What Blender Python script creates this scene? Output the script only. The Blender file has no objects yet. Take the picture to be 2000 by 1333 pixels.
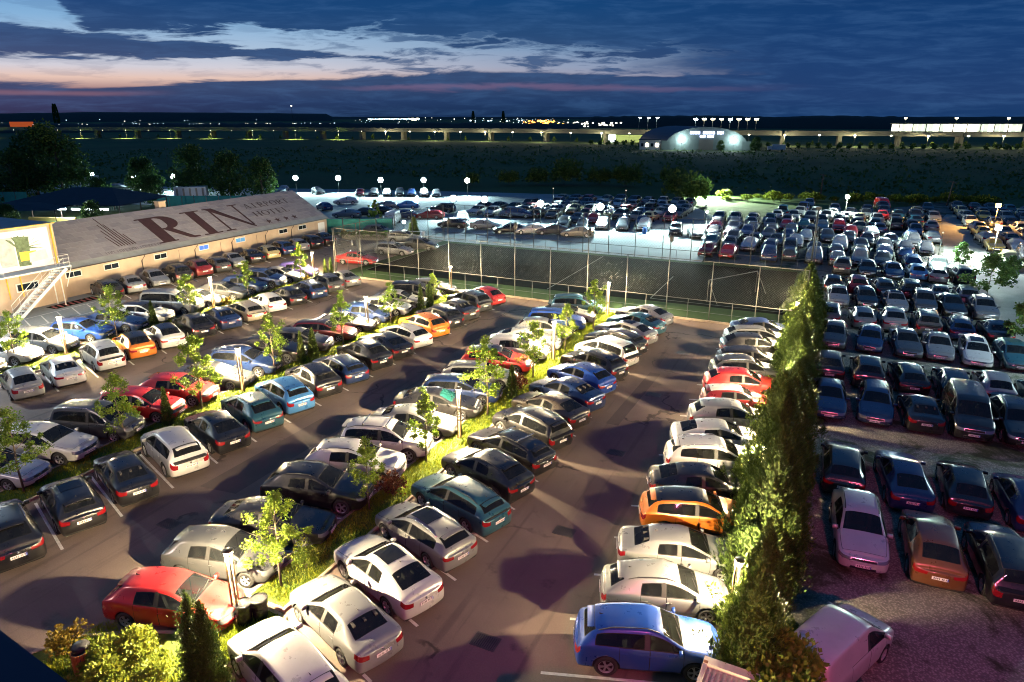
import bpy, bmesh, math, random
from mathutils import Vector, Matrix
from mathutils.bvhtree import BVHTree

R = math.radians
PI = math.pi
sc = bpy.context.scene
col = sc.collection

# ------------------------------------------------------------------ camera
# world axes: +Y runs along the planting strips of the car park, +X to the right
cam_d = bpy.data.cameras.new('camera')
cam = bpy.data.objects.new('camera', cam_d)
col.objects.link(cam)
cam.location = (0, 0, 16.0)
cam.rotation_euler = (R(90 - 18.209), 0, R(24.69))
cam_d.sensor_width = 36.0
cam_d.lens = 23.994
cam_d.clip_start = 0.1
cam_d.clip_end = 20000
sc.camera = cam

sc.view_settings.view_transform = 'Standard'
sc.view_settings.look = 'None'
sc.view_settings.exposure = 0.2
sc.view_settings.gamma = 1.0
sc.view_settings.use_curve_mapping = False
sc.render.engine = 'CYCLES'
sc.cycles.use_denoising = True
sc.cycles.filter_width = 1.05
sc.cycles.max_bounces = 5
sc.cycles.diffuse_bounces = 2
sc.cycles.glossy_bounces = 3
sc.cycles.transmission_bounces = 3
sc.cycles.transparent_max_bounces = 6
sc.cycles.sample_clamp_indirect = 4.0
sc.cycles.caustics_reflective = False
sc.cycles.caustics_refractive = False

# ------------------------------------------------------------------ node helpers
def srgb(r, g, b):
    f = lambda c: (c / 255 / 12.92) if c / 255 <= 0.04045 else ((c / 255 + 0.055) / 1.055) ** 2.4
    return (f(r), f(g), f(b), 1.0)

class NT:
    def __init__(self, tree):
        self.t = tree
        self.n = tree.nodes
        self.l = tree.links
    def new(self, kind, **props):
        nd = self.n.new(kind)
        for k, v in props.items():
            setattr(nd, k, v)
        return nd
    def put(self, sock, v):
        if isinstance(v, bpy.types.NodeSocket):
            self.l.new(v, sock)
        else:
            sock.default_value = v
    def math(self, op, a, b=None, c=None, clamp=False):
        nd = self.new('ShaderNodeMath', operation=op, use_clamp=clamp)
        self.put(nd.inputs[0], a)
        if b is not None: self.put(nd.inputs[1], b)
        if c is not None: self.put(nd.inputs[2], c)
        return nd.outputs[0]
    def smooth(self, v, a, b, lo=0.0, hi=1.0):
        nd = self.new('ShaderNodeMapRange', interpolation_type='SMOOTHSTEP')
        self.put(nd.inputs['Value'], v)
        self.put(nd.inputs['From Min'], a); self.put(nd.inputs['From Max'], b)
        self.put(nd.inputs['To Min'], lo); self.put(nd.inputs['To Max'], hi)
        return nd.outputs['Result']
    def mix(self, f, a, b, blend='MIX'):
        nd = self.new('ShaderNodeMix', data_type='RGBA', blend_type=blend)
        self.put(nd.inputs[0], f); self.put(nd.inputs[6], a); self.put(nd.inputs[7], b)
        return nd.outputs[2]
    def ramp(self, f, stops, interp='LINEAR'):
        nd = self.new('ShaderNodeValToRGB')
        nd.color_ramp.interpolation = interp
        el = nd.color_ramp.elements
        while len(el) > 1: el.remove(el[-1])
        el[0].position, el[0].color = stops[0][0], stops[0][1]
        for p, c in stops[1:]:
            e = el.new(p); e.color = c
        self.put(nd.inputs[0], f)
        return nd.outputs[0]
    def noise(self, vec, scale, detail=4, rough=0.55, dist=0.0):
        nd = self.new('ShaderNodeTexNoise')
        if vec is not None: self.put(nd.inputs['Vector'], vec)
        nd.inputs['Scale'].default_value = scale
        nd.inputs['Detail'].default_value = detail
        nd.inputs['Roughness'].default_value = rough
        nd.inputs['Distortion'].default_value = dist
        return nd.outputs['Fac']
    def xyz(self, x, y, z=0.0):
        nd = self.new('ShaderNodeCombineXYZ')
        self.put(nd.inputs[0], x); self.put(nd.inputs[1], y); self.put(nd.inputs[2], z)
        return nd.outputs[0]

# ------------------------------------------------------------------ dusk sky (after sunset: no sun lamp)
world = bpy.data.worlds.new('World')
sc.world = world
world.use_nodes = True
wt = NT(world.node_tree)
world.node_tree.nodes.clear()
tc = wt.new('ShaderNodeTexCoord').outputs['Generated']
def vdot(v):
    nd = wt.new('ShaderNodeVectorMath', operation='DOT_PRODUCT')
    wt.put(nd.inputs[0], tc); nd.inputs[1].default_value = v
    return nd.outputs['Value']
s_r, s_f, s_z = vdot((0.9086, 0.4176, 0)), vdot((-0.4176, 0.9086, 0)), vdot((0, 0, 1))
az = wt.math('MULTIPLY', wt.math('ARCTAN2', s_r, s_f), 57.2958)          # azimuth from the west-north-west glow
el = wt.math('MULTIPLY', wt.math('ARCSINE', s_z), 57.2958)
el = wt.math('MULTIPLY', el, wt.math('ADD', 1.0, wt.math('MULTIPLY', wt.math('MINIMUM', wt.math('ABSOLUTE', az), 40.0), 0.0045)))
nz = wt.noise(wt.xyz(wt.math('MULTIPLY', az, 0.09), wt.math('MULTIPLY', el, 0.55)), 1.0, 9, 0.58, 0.6)
nz2 = wt.noise(wt.xyz(wt.math('MULTIPLY', az, 0.25), wt.math('MULTIPLY', el, 1.6), 7.0), 1.0, 8, 0.62, 0.4)
nz3 = wt.noise(wt.xyz(wt.math('MULTIPLY', az, 0.045), wt.math('MULTIPLY', el, 0.2), 3.0), 1.0, 5, 0.55, 0.2)
n0 = wt.math('SUBTRACT', nz, 0.5)
n1 = wt.math('SUBTRACT', nz2, 0.5)
e10 = wt.math('DIVIDE', el, 12.0, clamp=True)
clear = wt.ramp(e10, [(0.0, srgb(40, 58, 92)), (0.17, srgb(150, 118, 122)), (0.24, srgb(214, 184, 172)), (0.31, srgb(196, 194, 204)),
                      (0.42, srgb(160, 182, 206)), (0.6, srgb(122, 166, 204)), (0.75, srgb(96, 148, 196)), (1.0, srgb(60, 112, 170))])
cloudL = wt.ramp(e10, [(0.0, srgb(14, 40, 74)), (0.1, srgb(27, 55, 95)), (0.22, srgb(44, 67, 105)), (0.36, srgb(47, 72, 112)),
                       (0.5, srgb(32, 68, 112)), (0.68, srgb(13, 62, 112)), (1.0, srgb(9, 54, 104))])
cloudR = wt.ramp(e10, [(0.0, srgb(22, 54, 98)), (0.12, srgb(28, 58, 104)), (0.3, srgb(24, 58, 106)), (0.6, srgb(15, 56, 106)), (1.0, srgb(10, 50, 98))])
fr = wt.smooth(az, 2.0, 24.0)
cloud = wt.mix(fr, cloudL, cloudR)
cloud = wt.mix(wt.math('MULTIPLY', wt.smooth(nz2, 0.40, 0.72), 0.42), cloud, wt.mix(0.5, cloud, srgb(72, 114, 164)))
# the right-hand clear sky is deep blue already
clear = wt.mix(wt.smooth(az, -22.0, 8.0), clear, wt.mix(0.62, clear, srgb(62, 106, 152)))
# covers
low_edge = wt.math('ADD', wt.math('ADD', wt.smooth(az, -33.0, -4.0, 2.35, 3.35), wt.math('MULTIPLY', n0, 1.7)), wt.math('MULTIPLY', n1, 0.35))
c_low = wt.smooth(wt.math('SUBTRACT', low_edge, el), -0.10, 0.16)
tb = wt.math('DIVIDE', wt.math('ADD', az, 36.0), 25.0)
bc = wt.math('ADD', wt.math('SUBTRACT', 5.45, wt.math('MULTIPLY', tb, 1.0)), wt.math('MULTIPLY', n0, 0.5))
bw = wt.math('ADD', wt.math('MULTIPLY', wt.math('SUBTRACT', 1.04, tb), 1.15), wt.math('ADD', wt.math('MULTIPLY', n1, 1.7), wt.math('MULTIPLY', n0, 0.9)))
c_mid = wt.smooth(wt.math('SUBTRACT', bw, wt.math('ABSOLUTE', wt.math('SUBTRACT', el, bc))), -0.12, 0.18)
top_edge = wt.math('ADD', wt.math('ADD', wt.smooth(az, -14.0, 8.0, 6.1, 4.7), wt.smooth(az, -33.5, -29.0, 3.4, 0.0)), wt.math('ADD', wt.math('MULTIPLY', n0, 4.0), wt.math('MULTIPLY', n1, 3.8)))
c_top = wt.smooth(wt.math('SUBTRACT', el, top_edge), -0.2, 0.5)
c_rt = wt.smooth(wt.math('ADD', az, wt.math('ADD', wt.math('MULTIPLY', n0, 24.0), wt.math('MULTIPLY', n1, 12.0))), 2.5, 19.0)
c_wisp = wt.math('MULTIPLY', wt.smooth(nz2, 0.47, 0.62), wt.smooth(az, -22.0, -4.0, 0.2, 0.9))
c_rear = wt.smooth(wt.math('ABSOLUTE', az), 42.0, 70.0)
cover = c_low
for c in (c_mid, c_top, c_rt, c_wisp, c_rear):
    cover = wt.math('MAXIMUM', cover, c)
sky = wt.mix(cover, clear, cloud)
# thin pinkish gap low over the horizon
pk = wt.smooth(wt.math('ABSOLUTE', wt.math('SUBTRACT', el, wt.math('ADD', 2.25, wt.math('ADD', wt.math('MULTIPLY', n0, 1.5), wt.math('MULTIPLY', n1, 0.5))))), 0.34, 0.02)
pk = wt.math('MULTIPLY', pk, wt.math('MULTIPLY', wt.smooth(az, -16.0, -8.0), wt.smooth(az, 24.0, 4.0)))
sky = wt.mix(wt.math('MULTIPLY', pk, 0.6), sky, srgb(112, 92, 124))
pk2 = wt.smooth(wt.math('ABSOLUTE', wt.math('SUBTRACT', el, wt.math('ADD', 1.75, wt.math('MULTIPLY', n0, 0.6)))), 0.3, 0.02)
pk2 = wt.math('MULTIPLY', pk2, wt.smooth(az, -24.0, -31.0))
sky = wt.mix(wt.math('MULTIPLY', pk2, 0.4), sky, srgb(150, 106, 116))
# below the horizon and overhead
sky = wt.mix(wt.smooth(el, 11.0, 32.0), sky, srgb(34, 78, 128))
nish = wt.new('ShaderNodeTexSky', sky_type='NISHITA', sun_disc=False)
nish.sun_elevation = R(0.0); nish.sun_rotation = R(-62); nish.altitude = 90
bg = wt.new('ShaderNodeBackground'); wt.put(bg.inputs[0], sky); bg.inputs[1].default_value = 1.0
bg2 = wt.new('ShaderNodeBackground'); wt.put(bg2.inputs[0], nish.outputs[0]); bg2.inputs[1].default_value = 0.0025
addw = wt.new('ShaderNodeAddShader')
wt.l.new(bg.outputs[0], addw.inputs[0]); wt.l.new(bg2.outputs[0], addw.inputs[1])
outw = wt.new('ShaderNodeOutputWorld'); wt.l.new(addw.outputs[0], outw.inputs[0])

# ------------------------------------------------------------------ light strengths (W)
P_POST, P_FLOOD, P_HEDGE = 12000.0, 2900.0, 3700.0
C_POST, C_FLOOD = (1.0, 0.77, 0.44), (0.62, 0.95, 0.98)

def lamp(name, loc, power, color, radius=0.1, parent=None, kind='POINT', rot=None, size=None, spot=None):
    d = bpy.data.lights.new(name, kind)
    d.energy = power; d.color = color
    if kind in ('POINT', 'SPOT'): d.shadow_soft_size = radius
    if kind == 'AREA': d.size = size or 1.0
    if spot: d.spot_size = R(spot); d.spot_blend = 0.6
    o = bpy.data.objects.new(name, d)
    o.location = loc
    if rot: o.rotation_euler = rot
    col.objects.link(o)
    if parent: o.parent = parent
    return o

# light of the hotel's own magenta neon front, below and behind the viewpoint
d_neon = lamp('hotel_neon_light', (7.0, -3.0, 14.8), 3400, (1.0, 0.14, 0.28), kind='AREA', size=1.2, rot=(R(52), 0, R(2)))
d_neon.data.spread = R(170)
# floodlight on the yard side of the hotel, left of the frame
lamp('yard_floodlight_light', (-52.5, 22.0, 7.0), 6000, (0.80, 0.95, 1.0), radius=0.25)
# added soft fill from the hotel side over the near part of the car park
lamp('hotel_side_fill_light', (-36.0, -4.0, 15.0), 2000, (1.0, 0.80, 0.72), kind='AREA', size=6.0, rot=(R(62), 0, R(28)))

# lamps of the neighbouring yard, right of the frame
lamp('gravel_lot_light', (21.5, 51.0, 7.0), 9000, (0.72, 0.97, 0.95), radius=0.3)

# ------------------------------------------------------------------ materials
def new_mat(name):
    m = bpy.data.materials.new(name)
    m.use_nodes = True
    t = NT(m.node_tree)
    b = m.node_tree.nodes['Principled BSDF']
    return m, t, b

def mat(name, c, rough=0.6, metal=0.0, spec=0.5, var=0.0, vscale=3.0, bump=0.0, bscale=30.0, coat=0.0):
    m, t, b = new_mat(name)
    c4 = (*c[:3], 1)
    b.inputs['Roughness'].default_value = rough
    b.inputs['Metallic'].default_value = metal
    b.inputs['Specular IOR Level'].default_value = spec
    b.inputs['Coat Weight'].default_value = coat
    if var > 0:
        tcn = t.new('ShaderNodeTexCoord').outputs['Object']
        n = t.noise(tcn, vscale, 5, 0.6)
        dark = tuple(x * (1 - var) for x in c[:3]) + (1,)
        lite = tuple(min(1, x * (1 + var)) for x in c[:3]) + (1,)
        t.put(b.inputs['Base Color'], t.ramp(n, [(0.3, dark), (0.7, lite)]))
    else:
        b.inputs['Base Color'].default_value = c4
    if bump > 0:
        tcn = t.new('ShaderNodeTexCoord').outputs['Object']
        n = t.noise(tcn, bscale, 4, 0.6)
        bp = t.new('ShaderNodeBump'); bp.inputs['Strength'].default_value = bump
        bp.inputs['Distance'].default_value = 0.02
        t.put(bp.inputs['Height'], n); t.l.new(bp.outputs[0], b.inputs['Normal'])
    return m

def emit(name, c, s):
    m, t, b = new_mat(name)
    b.inputs['Base Color'].default_value = (*c[:3], 1)
    b.inputs['Emission Color'].default_value = (*c[:3], 1)
    b.inputs['Emission Strength'].default_value = s
    return m

M = {}
# car materials ---------------------------------------------------
def paint(name, metal=0.25, rough=0.32):
    m, t, b = new_mat(name)
    oi = t.new('ShaderNodeObjectInfo')
    tcn = t.new('ShaderNodeTexCoord').outputs['Object']
    n = t.noise(tcn, 1.7, 6, 0.65)
    dust = t.smooth(n, 0.42, 0.75, 0.0, 0.11)
    t.put(b.inputs['Base Color'], t.mix(dust, oi.outputs['Color'], (0.16, 0.145, 0.125, 1)))
    b.inputs['Metallic'].default_value = metal
    t.put(b.inputs['Roughness'], t.smooth(n, 0.3, 0.8, rough - .06, rough + 0.14))
    b.inputs['Coat Weight'].default_value = 1.0
    b.inputs['Coat Roughness'].default_value = 0.045
    return m
M['paint'] = paint('car_paint')
def car_glass(name, clear=0.42):
    """tinted glazing: part of the view passes through; object alpha 0 marks a shaded (opaque) pane"""
    m, t, b = new_mat(name)
    oi = t.new('ShaderNodeObjectInfo')
    tcn = t.new('ShaderNodeTexCoord').outputs['Object']
    n = t.noise(tcn, 2.3, 4, 0.6)
    t.put(b.inputs['Base Color'], t.mix(t.smooth(n, 0.4, 0.8, 0, 0.10), oi.outputs['Color'], (0.12, 0.12, 0.11, 1)))
    b.inputs['Roughness'].default_value = 0.04
    b.inputs['Specular IOR Level'].default_value = 0.65
    if clear > 0:
        tr = t.new('ShaderNodeBsdfTransparent'); tr.inputs[0].default_value = (0.62, 0.68, 0.66, 1)
        fr = t.new('ShaderNodeFresnel'); fr.inputs[0].default_value = 1.5
        k = t.math('MULTIPLY', t.math('MULTIPLY', t.math('SUBTRACT', 1.0, fr.outputs[0]), clear), oi.outputs['Alpha'])
        mx = t.new('ShaderNodeMixShader'); t.put(mx.inputs[0], k)
        t.l.new(b.outputs[0], mx.inputs[1]); t.l.new(tr.outputs[0], mx.inputs[2])
        t.l.new(mx.outputs[0], m.node_tree.nodes['Material Output'].inputs[0])
    return m
M['glass'] = car_glass('car_glass')
M['glass_far'] = car_glass('car_glass_dark', 0.0)
M['seat'] = mat('seat_fabric', (0.045, 0.043, 0.042), 0.8, var=0.2)
M['gap'] = mat('panel_gap', (0.006, 0.006, 0.006), 0.7)
M['trim'] = mat('black_plastic', (0.022, 0.022, 0.023), 0.55, var=0.2)
M['tyre'] = mat('tyre_rubber', (0.016, 0.016, 0.016), 0.8, var=0.25, vscale=8)
M['rim'] = mat('alloy_rim', (0.42, 0.43, 0.44), 0.35, metal=0.7)
M['chrome'] = mat('bright_trim', (0.55, 0.56, 0.58), 0.25, metal=0.9)
M['headlight'] = mat('headlight_lens', (0.24, 0.255, 0.27), 0.12, metal=0.5, coat=0.9)
M['tail'] = mat('red_tail_lens', (0.20, 0.006, 0.009), 0.15, coat=0.8)
M['plate'] = mat('plate_pink_lit_white', (0.80, 0.74, 0.74), 0.5)  # white plate; the pink tint stands for magenta light thrown back
M['plate_blue'] = mat('plate_blue', (0.03, 0.07, 0.42), 0.5)
M['plate_ink'] = mat('plate_ink', (0.05, 0.03, 0.03), 0.6)
# ground ----------------------------------------------------------
def ground_mat(name, stops, scale, fine, rough=0.9, bump=0.25, extra=None, spec=0.3):
    m, t, b = new_mat(name)
    g = t.new('ShaderNodeNewGeometry').outputs['Position']
    n1 = t.noise(g, scale, 7, 0.62, 0.4)
    n2 = t.noise(g, fine, 5, 0.7)
    f = t.math('ADD', t.math('MULTIPLY', n1, 0.62), t.math('MULTIPLY', n2, 0.38))
    c = t.ramp(f, stops)
    if extra: c = extra(t, g, c)
    t.put(b.inputs['Base Color'], c)
    b.inputs['Roughness'].default_value = rough
    b.inputs['Specular IOR Level'].default_value = spec
    bp = t.new('ShaderNodeBump'); bp.inputs['Strength'].default_value = bump; bp.inputs['Distance'].default_value = 0.03
    t.put(bp.inputs['Height'], n2); t.l.new(bp.outputs[0], b.inputs['Normal'])
    return m
def cracks(t, g, c):
    w = t.new('ShaderNodeVectorMath', operation='ADD')
    nn = t.new('ShaderNodeTexNoise'); nn.inputs['Scale'].default_value = 0.5; nn.inputs['Detail'].default_value = 6
    t.l.new(g, nn.inputs['Vector'])
    sc2 = t.new('ShaderNodeVectorMath', operation='SCALE'); t.l.new(nn.outputs['Color'], sc2.inputs[0]); sc2.inputs['Scale'].default_value = 2.6
    t.l.new(g, w.inputs[0]); t.l.new(sc2.outputs[0], w.inputs[1])
    v = t.new('ShaderNodeTexVoronoi', feature='DISTANCE_TO_EDGE'); v.inputs['Scale'].default_value = 0.16
    t.l.new(w.outputs[0], v.inputs['Vector'])
    msk = t.noise(g, 0.22, 3, 0.5)
    k = t.math('MULTIPLY', t.smooth(v.outputs['Distance'], 0.004, 0.016, 1.0, 0.0), t.smooth(msk, 0.46, 0.56))
    c = t.mix(t.math('MULTIPLY', k, 0.75), c, (0.022, 0.02, 0.019, 1))
    st = t.noise(g, 0.9, 5, 0.6)
    c = t.mix(t.smooth(st, 0.60, 0.76, 0, 0.55), c, (0.032, 0.028, 0.027, 1))
    ty = t.new('ShaderNodeTexNoise'); ty.inputs['Scale'].default_value = 1.0; ty.inputs['Detail'].default_value = 5
    mp = t.new('ShaderNodeMapping'); mp.inputs['Scale'].default_value = (2.2, 0.10, 1.0); t.l.new(g, mp.inputs['Vector']); t.l.new(mp.outputs[0], ty.inputs['Vector'])
    c = t.mix(t.smooth(ty.outputs['Fac'], 0.55, 0.72, 0, 0.38), c, (0.05, 0.044, 0.041, 1))
    br = t.new('ShaderNodeTexBrick'); br.inputs['Scale'].default_value = 0.083; br.inputs['Mortar Size'].default_value = 0.0016
    br.inputs['Color1'].default_value = (0, 0, 0, 1); br.inputs['Color2'].default_value = (0.12, 0.12, 0.12, 1); br.inputs['Mortar'].default_value = (1, 1, 1, 1)
    t.l.new(g, br.inputs['Vector'])
    return t.mix(t.math('MULTIPLY', br.outputs['Color'], 0.35), c, (0.17, 0.15, 0.13, 1))
M['asphalt'] = ground_mat('asphalt', [(0.28, (0.102, 0.079, 0.069, 1)), (0.5, (0.172, 0.130, 0.109, 1)), (0.72, (0.262, 0.197, 0.162, 1))], 0.16, 22, 0.88, 0.2, cracks)
def gravel_extra(t, g, c):
    v = t.new('ShaderNodeTexVoronoi'); v.inputs['Scale'].default_value = 13.0
    t.l.new(g, v.inputs['Vector'])
    c = t.mix(0.5, c, t.ramp(v.outputs['Distance'], [(0.0, (0.46, 0.42, 0.37, 1)), (0.6, (0.05, 0.045, 0.04, 1))]))
    w = t.noise(g, 0.33, 6, 0.68, 0.5)
    return t.mix(t.smooth(w, 0.50, 0.62, 0, 0.92), c, (0.028, 0.042, 0.014, 1))
M['gravel'] = ground_mat('gravel', [(0.3, (0.13, 0.12, 0.105, 1)), (0.5, (0.24, 0.225, 0.20, 1)), (0.7, (0.34, 0.32, 0.29, 1))], 0.5, 9, 0.95, 0.7, gravel_extra)
M['lane'] = ground_mat('pale_gravel', [(0.3, (0.17, 0.165, 0.15, 1)), (0.5, (0.27, 0.265, 0.25, 1)), (0.7, (0.36, 0.35, 0.33, 1))], 0.25, 7, 0.95, 0.6)
M['yard'] = ground_mat('pale_yard', [(0.3, (0.17, 0.18, 0.175, 1)), (0.5, (0.27, 0.285, 0.28, 1)), (0.7, (0.36, 0.37, 0.365, 1))], 0.12, 5, 0.95, 0.3)
M['field'] = ground_mat('field', [(0.3, (0.020, 0.048, 0.012, 1)), (0.5, (0.040, 0.075, 0.018, 1)), (0.7, (0.075, 0.112, 0.026, 1))], 0.03, 1.2, 0.95, 0.5)
M['rough_grass'] = ground_mat('rough_grass', [(0.3, (0.03, 0.055, 0.014, 1)), (0.5, (0.055, 0.095, 0.026, 1)), (0.7, (0.085, 0.13, 0.04, 1))], 0.5, 8, 0.95, 0.5)
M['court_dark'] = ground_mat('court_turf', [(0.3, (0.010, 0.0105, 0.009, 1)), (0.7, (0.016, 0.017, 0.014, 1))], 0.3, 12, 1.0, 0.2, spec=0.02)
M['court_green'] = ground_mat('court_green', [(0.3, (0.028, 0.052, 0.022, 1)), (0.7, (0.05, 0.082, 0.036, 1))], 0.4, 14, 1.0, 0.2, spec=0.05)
M['soil'] = ground_mat('strip_soil', [(0.3, (0.05, 0.07, 0.014, 1)), (0.5, (0.085, 0.13, 0.02, 1)), (0.7, (0.13, 0.18, 0.03, 1))], 1.2, 12, 0.95, 0.5)
M['blade'] = None
M['line'] = mat('road_paint', (0.62, 0.60, 0.57), 0.7, var=0.22, vscale=5)
M['kerb'] = mat('kerb_stone', (0.34, 0.27, 0.20), 0.85, var=0.25, vscale=2, bump=0.3)
M['iron'] = mat('cast_iron', (0.03, 0.027, 0.026), 0.7, metal=0.3, var=0.3)
M['redpaint'] = mat('red_paint', (0.24, 0.03, 0.03), 0.6, var=0.2)

def leaf_mat(name, c, t_amt=0.35, hue=0.25, rough=0.6):
    m, t, b = new_mat(name)
    g = t.new('ShaderNodeNewGeometry')
    oi = t.new('ShaderNodeObjectInfo')
    r = t.math('ADD', t.math('MULTIPLY', g.outputs['Random Per Island'], 0.75), t.math('MULTIPLY', oi.outputs['Random'], 0.25))
    cc = t.ramp(r, [(0.0, (c[0] * (1 - hue), c[1] * (1 - hue * 0.8), c[2] * 0.8, 1)), (0.55, (*c, 1)), (1.0, (min(1, c[0] * (1 + hue * 1.7)), c[1] * (1 + hue), c[2], 1))])
    t.put(b.inputs['Base Color'], cc)
    b.inputs['Roughness'].default_value = rough
    b.inputs['Specular IOR Level'].default_value = 0.25
    tr = t.new('ShaderNodeBsdfTranslucent'); t.put(tr.inputs[0], cc)
    mx = t.new('ShaderNodeMixShader'); mx.inputs[0].default_value = t_amt
    t.l.new(b.outputs[0], mx.inputs[1]); t.l.new(tr.outputs[0], mx.inputs[2])
    t.l.new(mx.outputs[0], m.node_tree.nodes['Material Output'].inputs[0])
    return m
M['leaf'] = leaf_mat('young_leaf', (0.118, 0.182, 0.020), 0.42, 0.3)
M['leaf_dark'] = leaf_mat('dark_leaf', (0.062, 0.115, 0.028), 0.3)
M['cypress'] = leaf_mat('cypress_spray', (0.062, 0.098, 0.018), 0.2, 0.45)
M['blade'] = leaf_mat('grass_blade', (0.21, 0.265, 0.022), 0.4, 0.35)
M['shrub'] = leaf_mat('shrub_leaf', (0.15, 0.19, 0.022), 0.35, 0.3)
M['red_leaf'] = leaf_mat('red_leaf', (0.13, 0.045, 0.02), 0.3, 0.4)
M['gold_leaf'] = leaf_mat('gold_leaf', (0.20, 0.15, 0.02), 0.3, 0.3)
M['bark'] = mat('bark', (0.11, 0.085, 0.06), 0.9, var=0.35, vscale=12, bump=0.5)

# ------------------------------------------------------------------ mesh builder
class MB:
    def __init__(self):
        self.v, self.f, self.m, self.sm = [], [], [], []
        self.mats = []
    def mi(self, name):
        if name not in self.mats: self.mats.append(name)
        return self.mats.index(name)
    def face(self, idx, m, smooth=False):
        self.f.append(tuple(idx)); self.m.append(self.mi(m)); self.sm.append(smooth)
    def poly(self, pts, m):
        b = len(self.v); self.v += [tuple(p) for p in pts]
        self.face(range(b, b + len(pts)), m)
    def box(self, c, s, m, rz=0.0, mtx=None):
        b = len(self.v); cx, cy, cz = c; x, y, z = s[0] / 2, s[1] / 2, s[2] / 2
        ca, sa = math.cos(rz), math.sin(rz)
        for dz in (-z, z):
            for dx, dy in ((-x, -y), (x, -y), (x, y), (-x, y)):
                p = (cx + dx * ca - dy * sa, cy + dx * sa + dy * ca, cz + dz)
                if mtx: p = tuple(mtx @ Vector(p))
                self.v.append(p)
        for q in ((0, 3, 2, 1), (4, 5, 6, 7), (0, 1, 5, 4), (1, 2, 6, 5), (2, 3, 7, 6), (3, 0, 4, 7)):
            self.face([b + i for i in q], m)
    def bar(self, p, q, w, m, h=None):
        p, q = Vector(p), Vector(q); d = (q - p)
        if d.length < 1e-6: return
        dn = d.normalized(); up = Vector((0, 0, 1)) if abs(dn.z) < 0.95 else Vector((0, 1, 0))
        a = dn.cross(up).normalized() * (w / 2); c = dn.cross(a).normalized() * ((h or w) / 2)
        b = len(self.v)
        for o in (p, q):
            for s1, s2 in ((-1, -1), (1, -1), (1, 1), (-1, 1)):
                self.v.append(tuple(o + a * s1 + c * s2))
        for k in ((0, 1, 2, 3), (7, 6, 5, 4), (0, 4, 5, 1), (1, 5, 6, 2), (2, 6, 7, 3), (3, 7, 4, 0)):
            self.face([b + i for i in k], m)
    def tube(self, pts, rad, m, n=6, cap=True):
        b0 = len(self.v); P = [Vector(p) for p in pts]
        rr = rad if isinstance(rad, (list, tuple)) else [rad] * len(P)
        for i, p in enumerate(P):
            d = (P[min(i + 1, len(P) - 1)] - P[max(i - 1, 0)]).normalized()
            up = Vector((0, 0, 1)) if abs(d.z) < 0.9 else Vector((1, 0, 0))
            a = d.cross(up).normalized(); c = d.cross(a)
            for k in range(n):
                t = 2 * PI * k / n
                self.v.append(tuple(p + (a * math.cos(t) + c * math.sin(t)) * rr[i]))
        for i in range(len(P) - 1):
            for k in range(n):
                k2 = (k + 1) % n
                self.face((b0 + i * n + k, b0 + i * n + k2, b0 + (i + 1) * n + k2, b0 + (i + 1) * n + k), m, True)
        if cap:
            self.face([b0 + k for k in range(n)][::-1], m)
            self.face([b0 + (len(P) - 1) * n + k for k in range(n)], m)
    def lathe(self, prof, m, n=16, axis='Z', c=(0, 0, 0), smooth=True):
        b0 = len(self.v)
        for r, z in prof:
            for k in range(n):
                t = 2 * PI * k / n
                x, y = r * math.cos(t), r * math.sin(t)
                p = (x, y, z) if axis == 'Z' else ((x, z, y) if axis == 'Y' else (z, x, y))
                self.v.append((p[0] + c[0], p[1] + c[1], p[2] + c[2]))
        for i in range(len(prof) - 1):
            for k in range(n):
                k2 = (k + 1) % n
                q = (b0 + i * n + k, b0 + i * n + k2, b0 + (i + 1) * n + k2, b0 + (i + 1) * n + k)
                self.face(q if axis == 'Z' else q[::-1], m, smooth)
    def mesh(self, name):
        me = bpy.data.meshes.new(name)
        me.from_pydata(self.v, [], self.f)
        for k in self.mats: me.materials.append(M[k])
        me.polygons.foreach_set('material_index', self.m)
        me.polygons.foreach_set('use_smooth', self.sm)
        me.update()
        return me
    def build(self, name, parent=None, loc=None, rz=0.0, **props):
        return inst(name, self.mesh(name), parent, loc, rz, **props)

def inst(name, me, parent=None, loc=None, rz=0.0, **props):
    o = bpy.data.objects.new(name, me)
    col.objects.link(o)
    if parent: o.parent = parent
    if loc is not None: o.location = loc
    if rz: o.rotation_euler = (0, 0, rz)
    for k, v in props.items(): o[k] = v
    return o

def thing(name, label, category, loc=(0, 0, 0), rz=0.0, group=None):
    o = bpy.data.objects.new(name, None)
    col.objects.link(o)
    o.empty_display_size = 0.3
    o.location = loc; o.rotation_euler = (0, 0, rz)
    o['label'] = label; o['category'] = category
    if group: o['group'] = group
    return o

def sheet(name, pts, z, m, kind='structure', **props):
    b = MB(); b.poly([(x, y, z) for x, y in pts], m)
    return b.build(name, kind=kind, **props)

def rect(x0, y0, x1, y1): return [(x0, y0), (x1, y0), (x1, y1), (x0, y1)]
ORD = ['', 'first', 'second', 'third', 'fourth', 'fifth', 'sixth', 'seventh', 'eighth', 'ninth', 'tenth', 'eleventh', 'twelfth',
       'thirteenth', 'fourteenth', 'fifteenth', 'sixteenth', 'seventeenth', 'eighteenth', 'nineteenth', 'twentieth']
def ordn(i):
    if i < len(ORD): return ORD[i]
    t = ['', '', 'twenty', 'thirty', 'forty', 'fifty', 'sixty'][i // 10]
    return t + '-' + ORD[i % 10] if i % 10 else t[:-1] + 'ieth'
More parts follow.
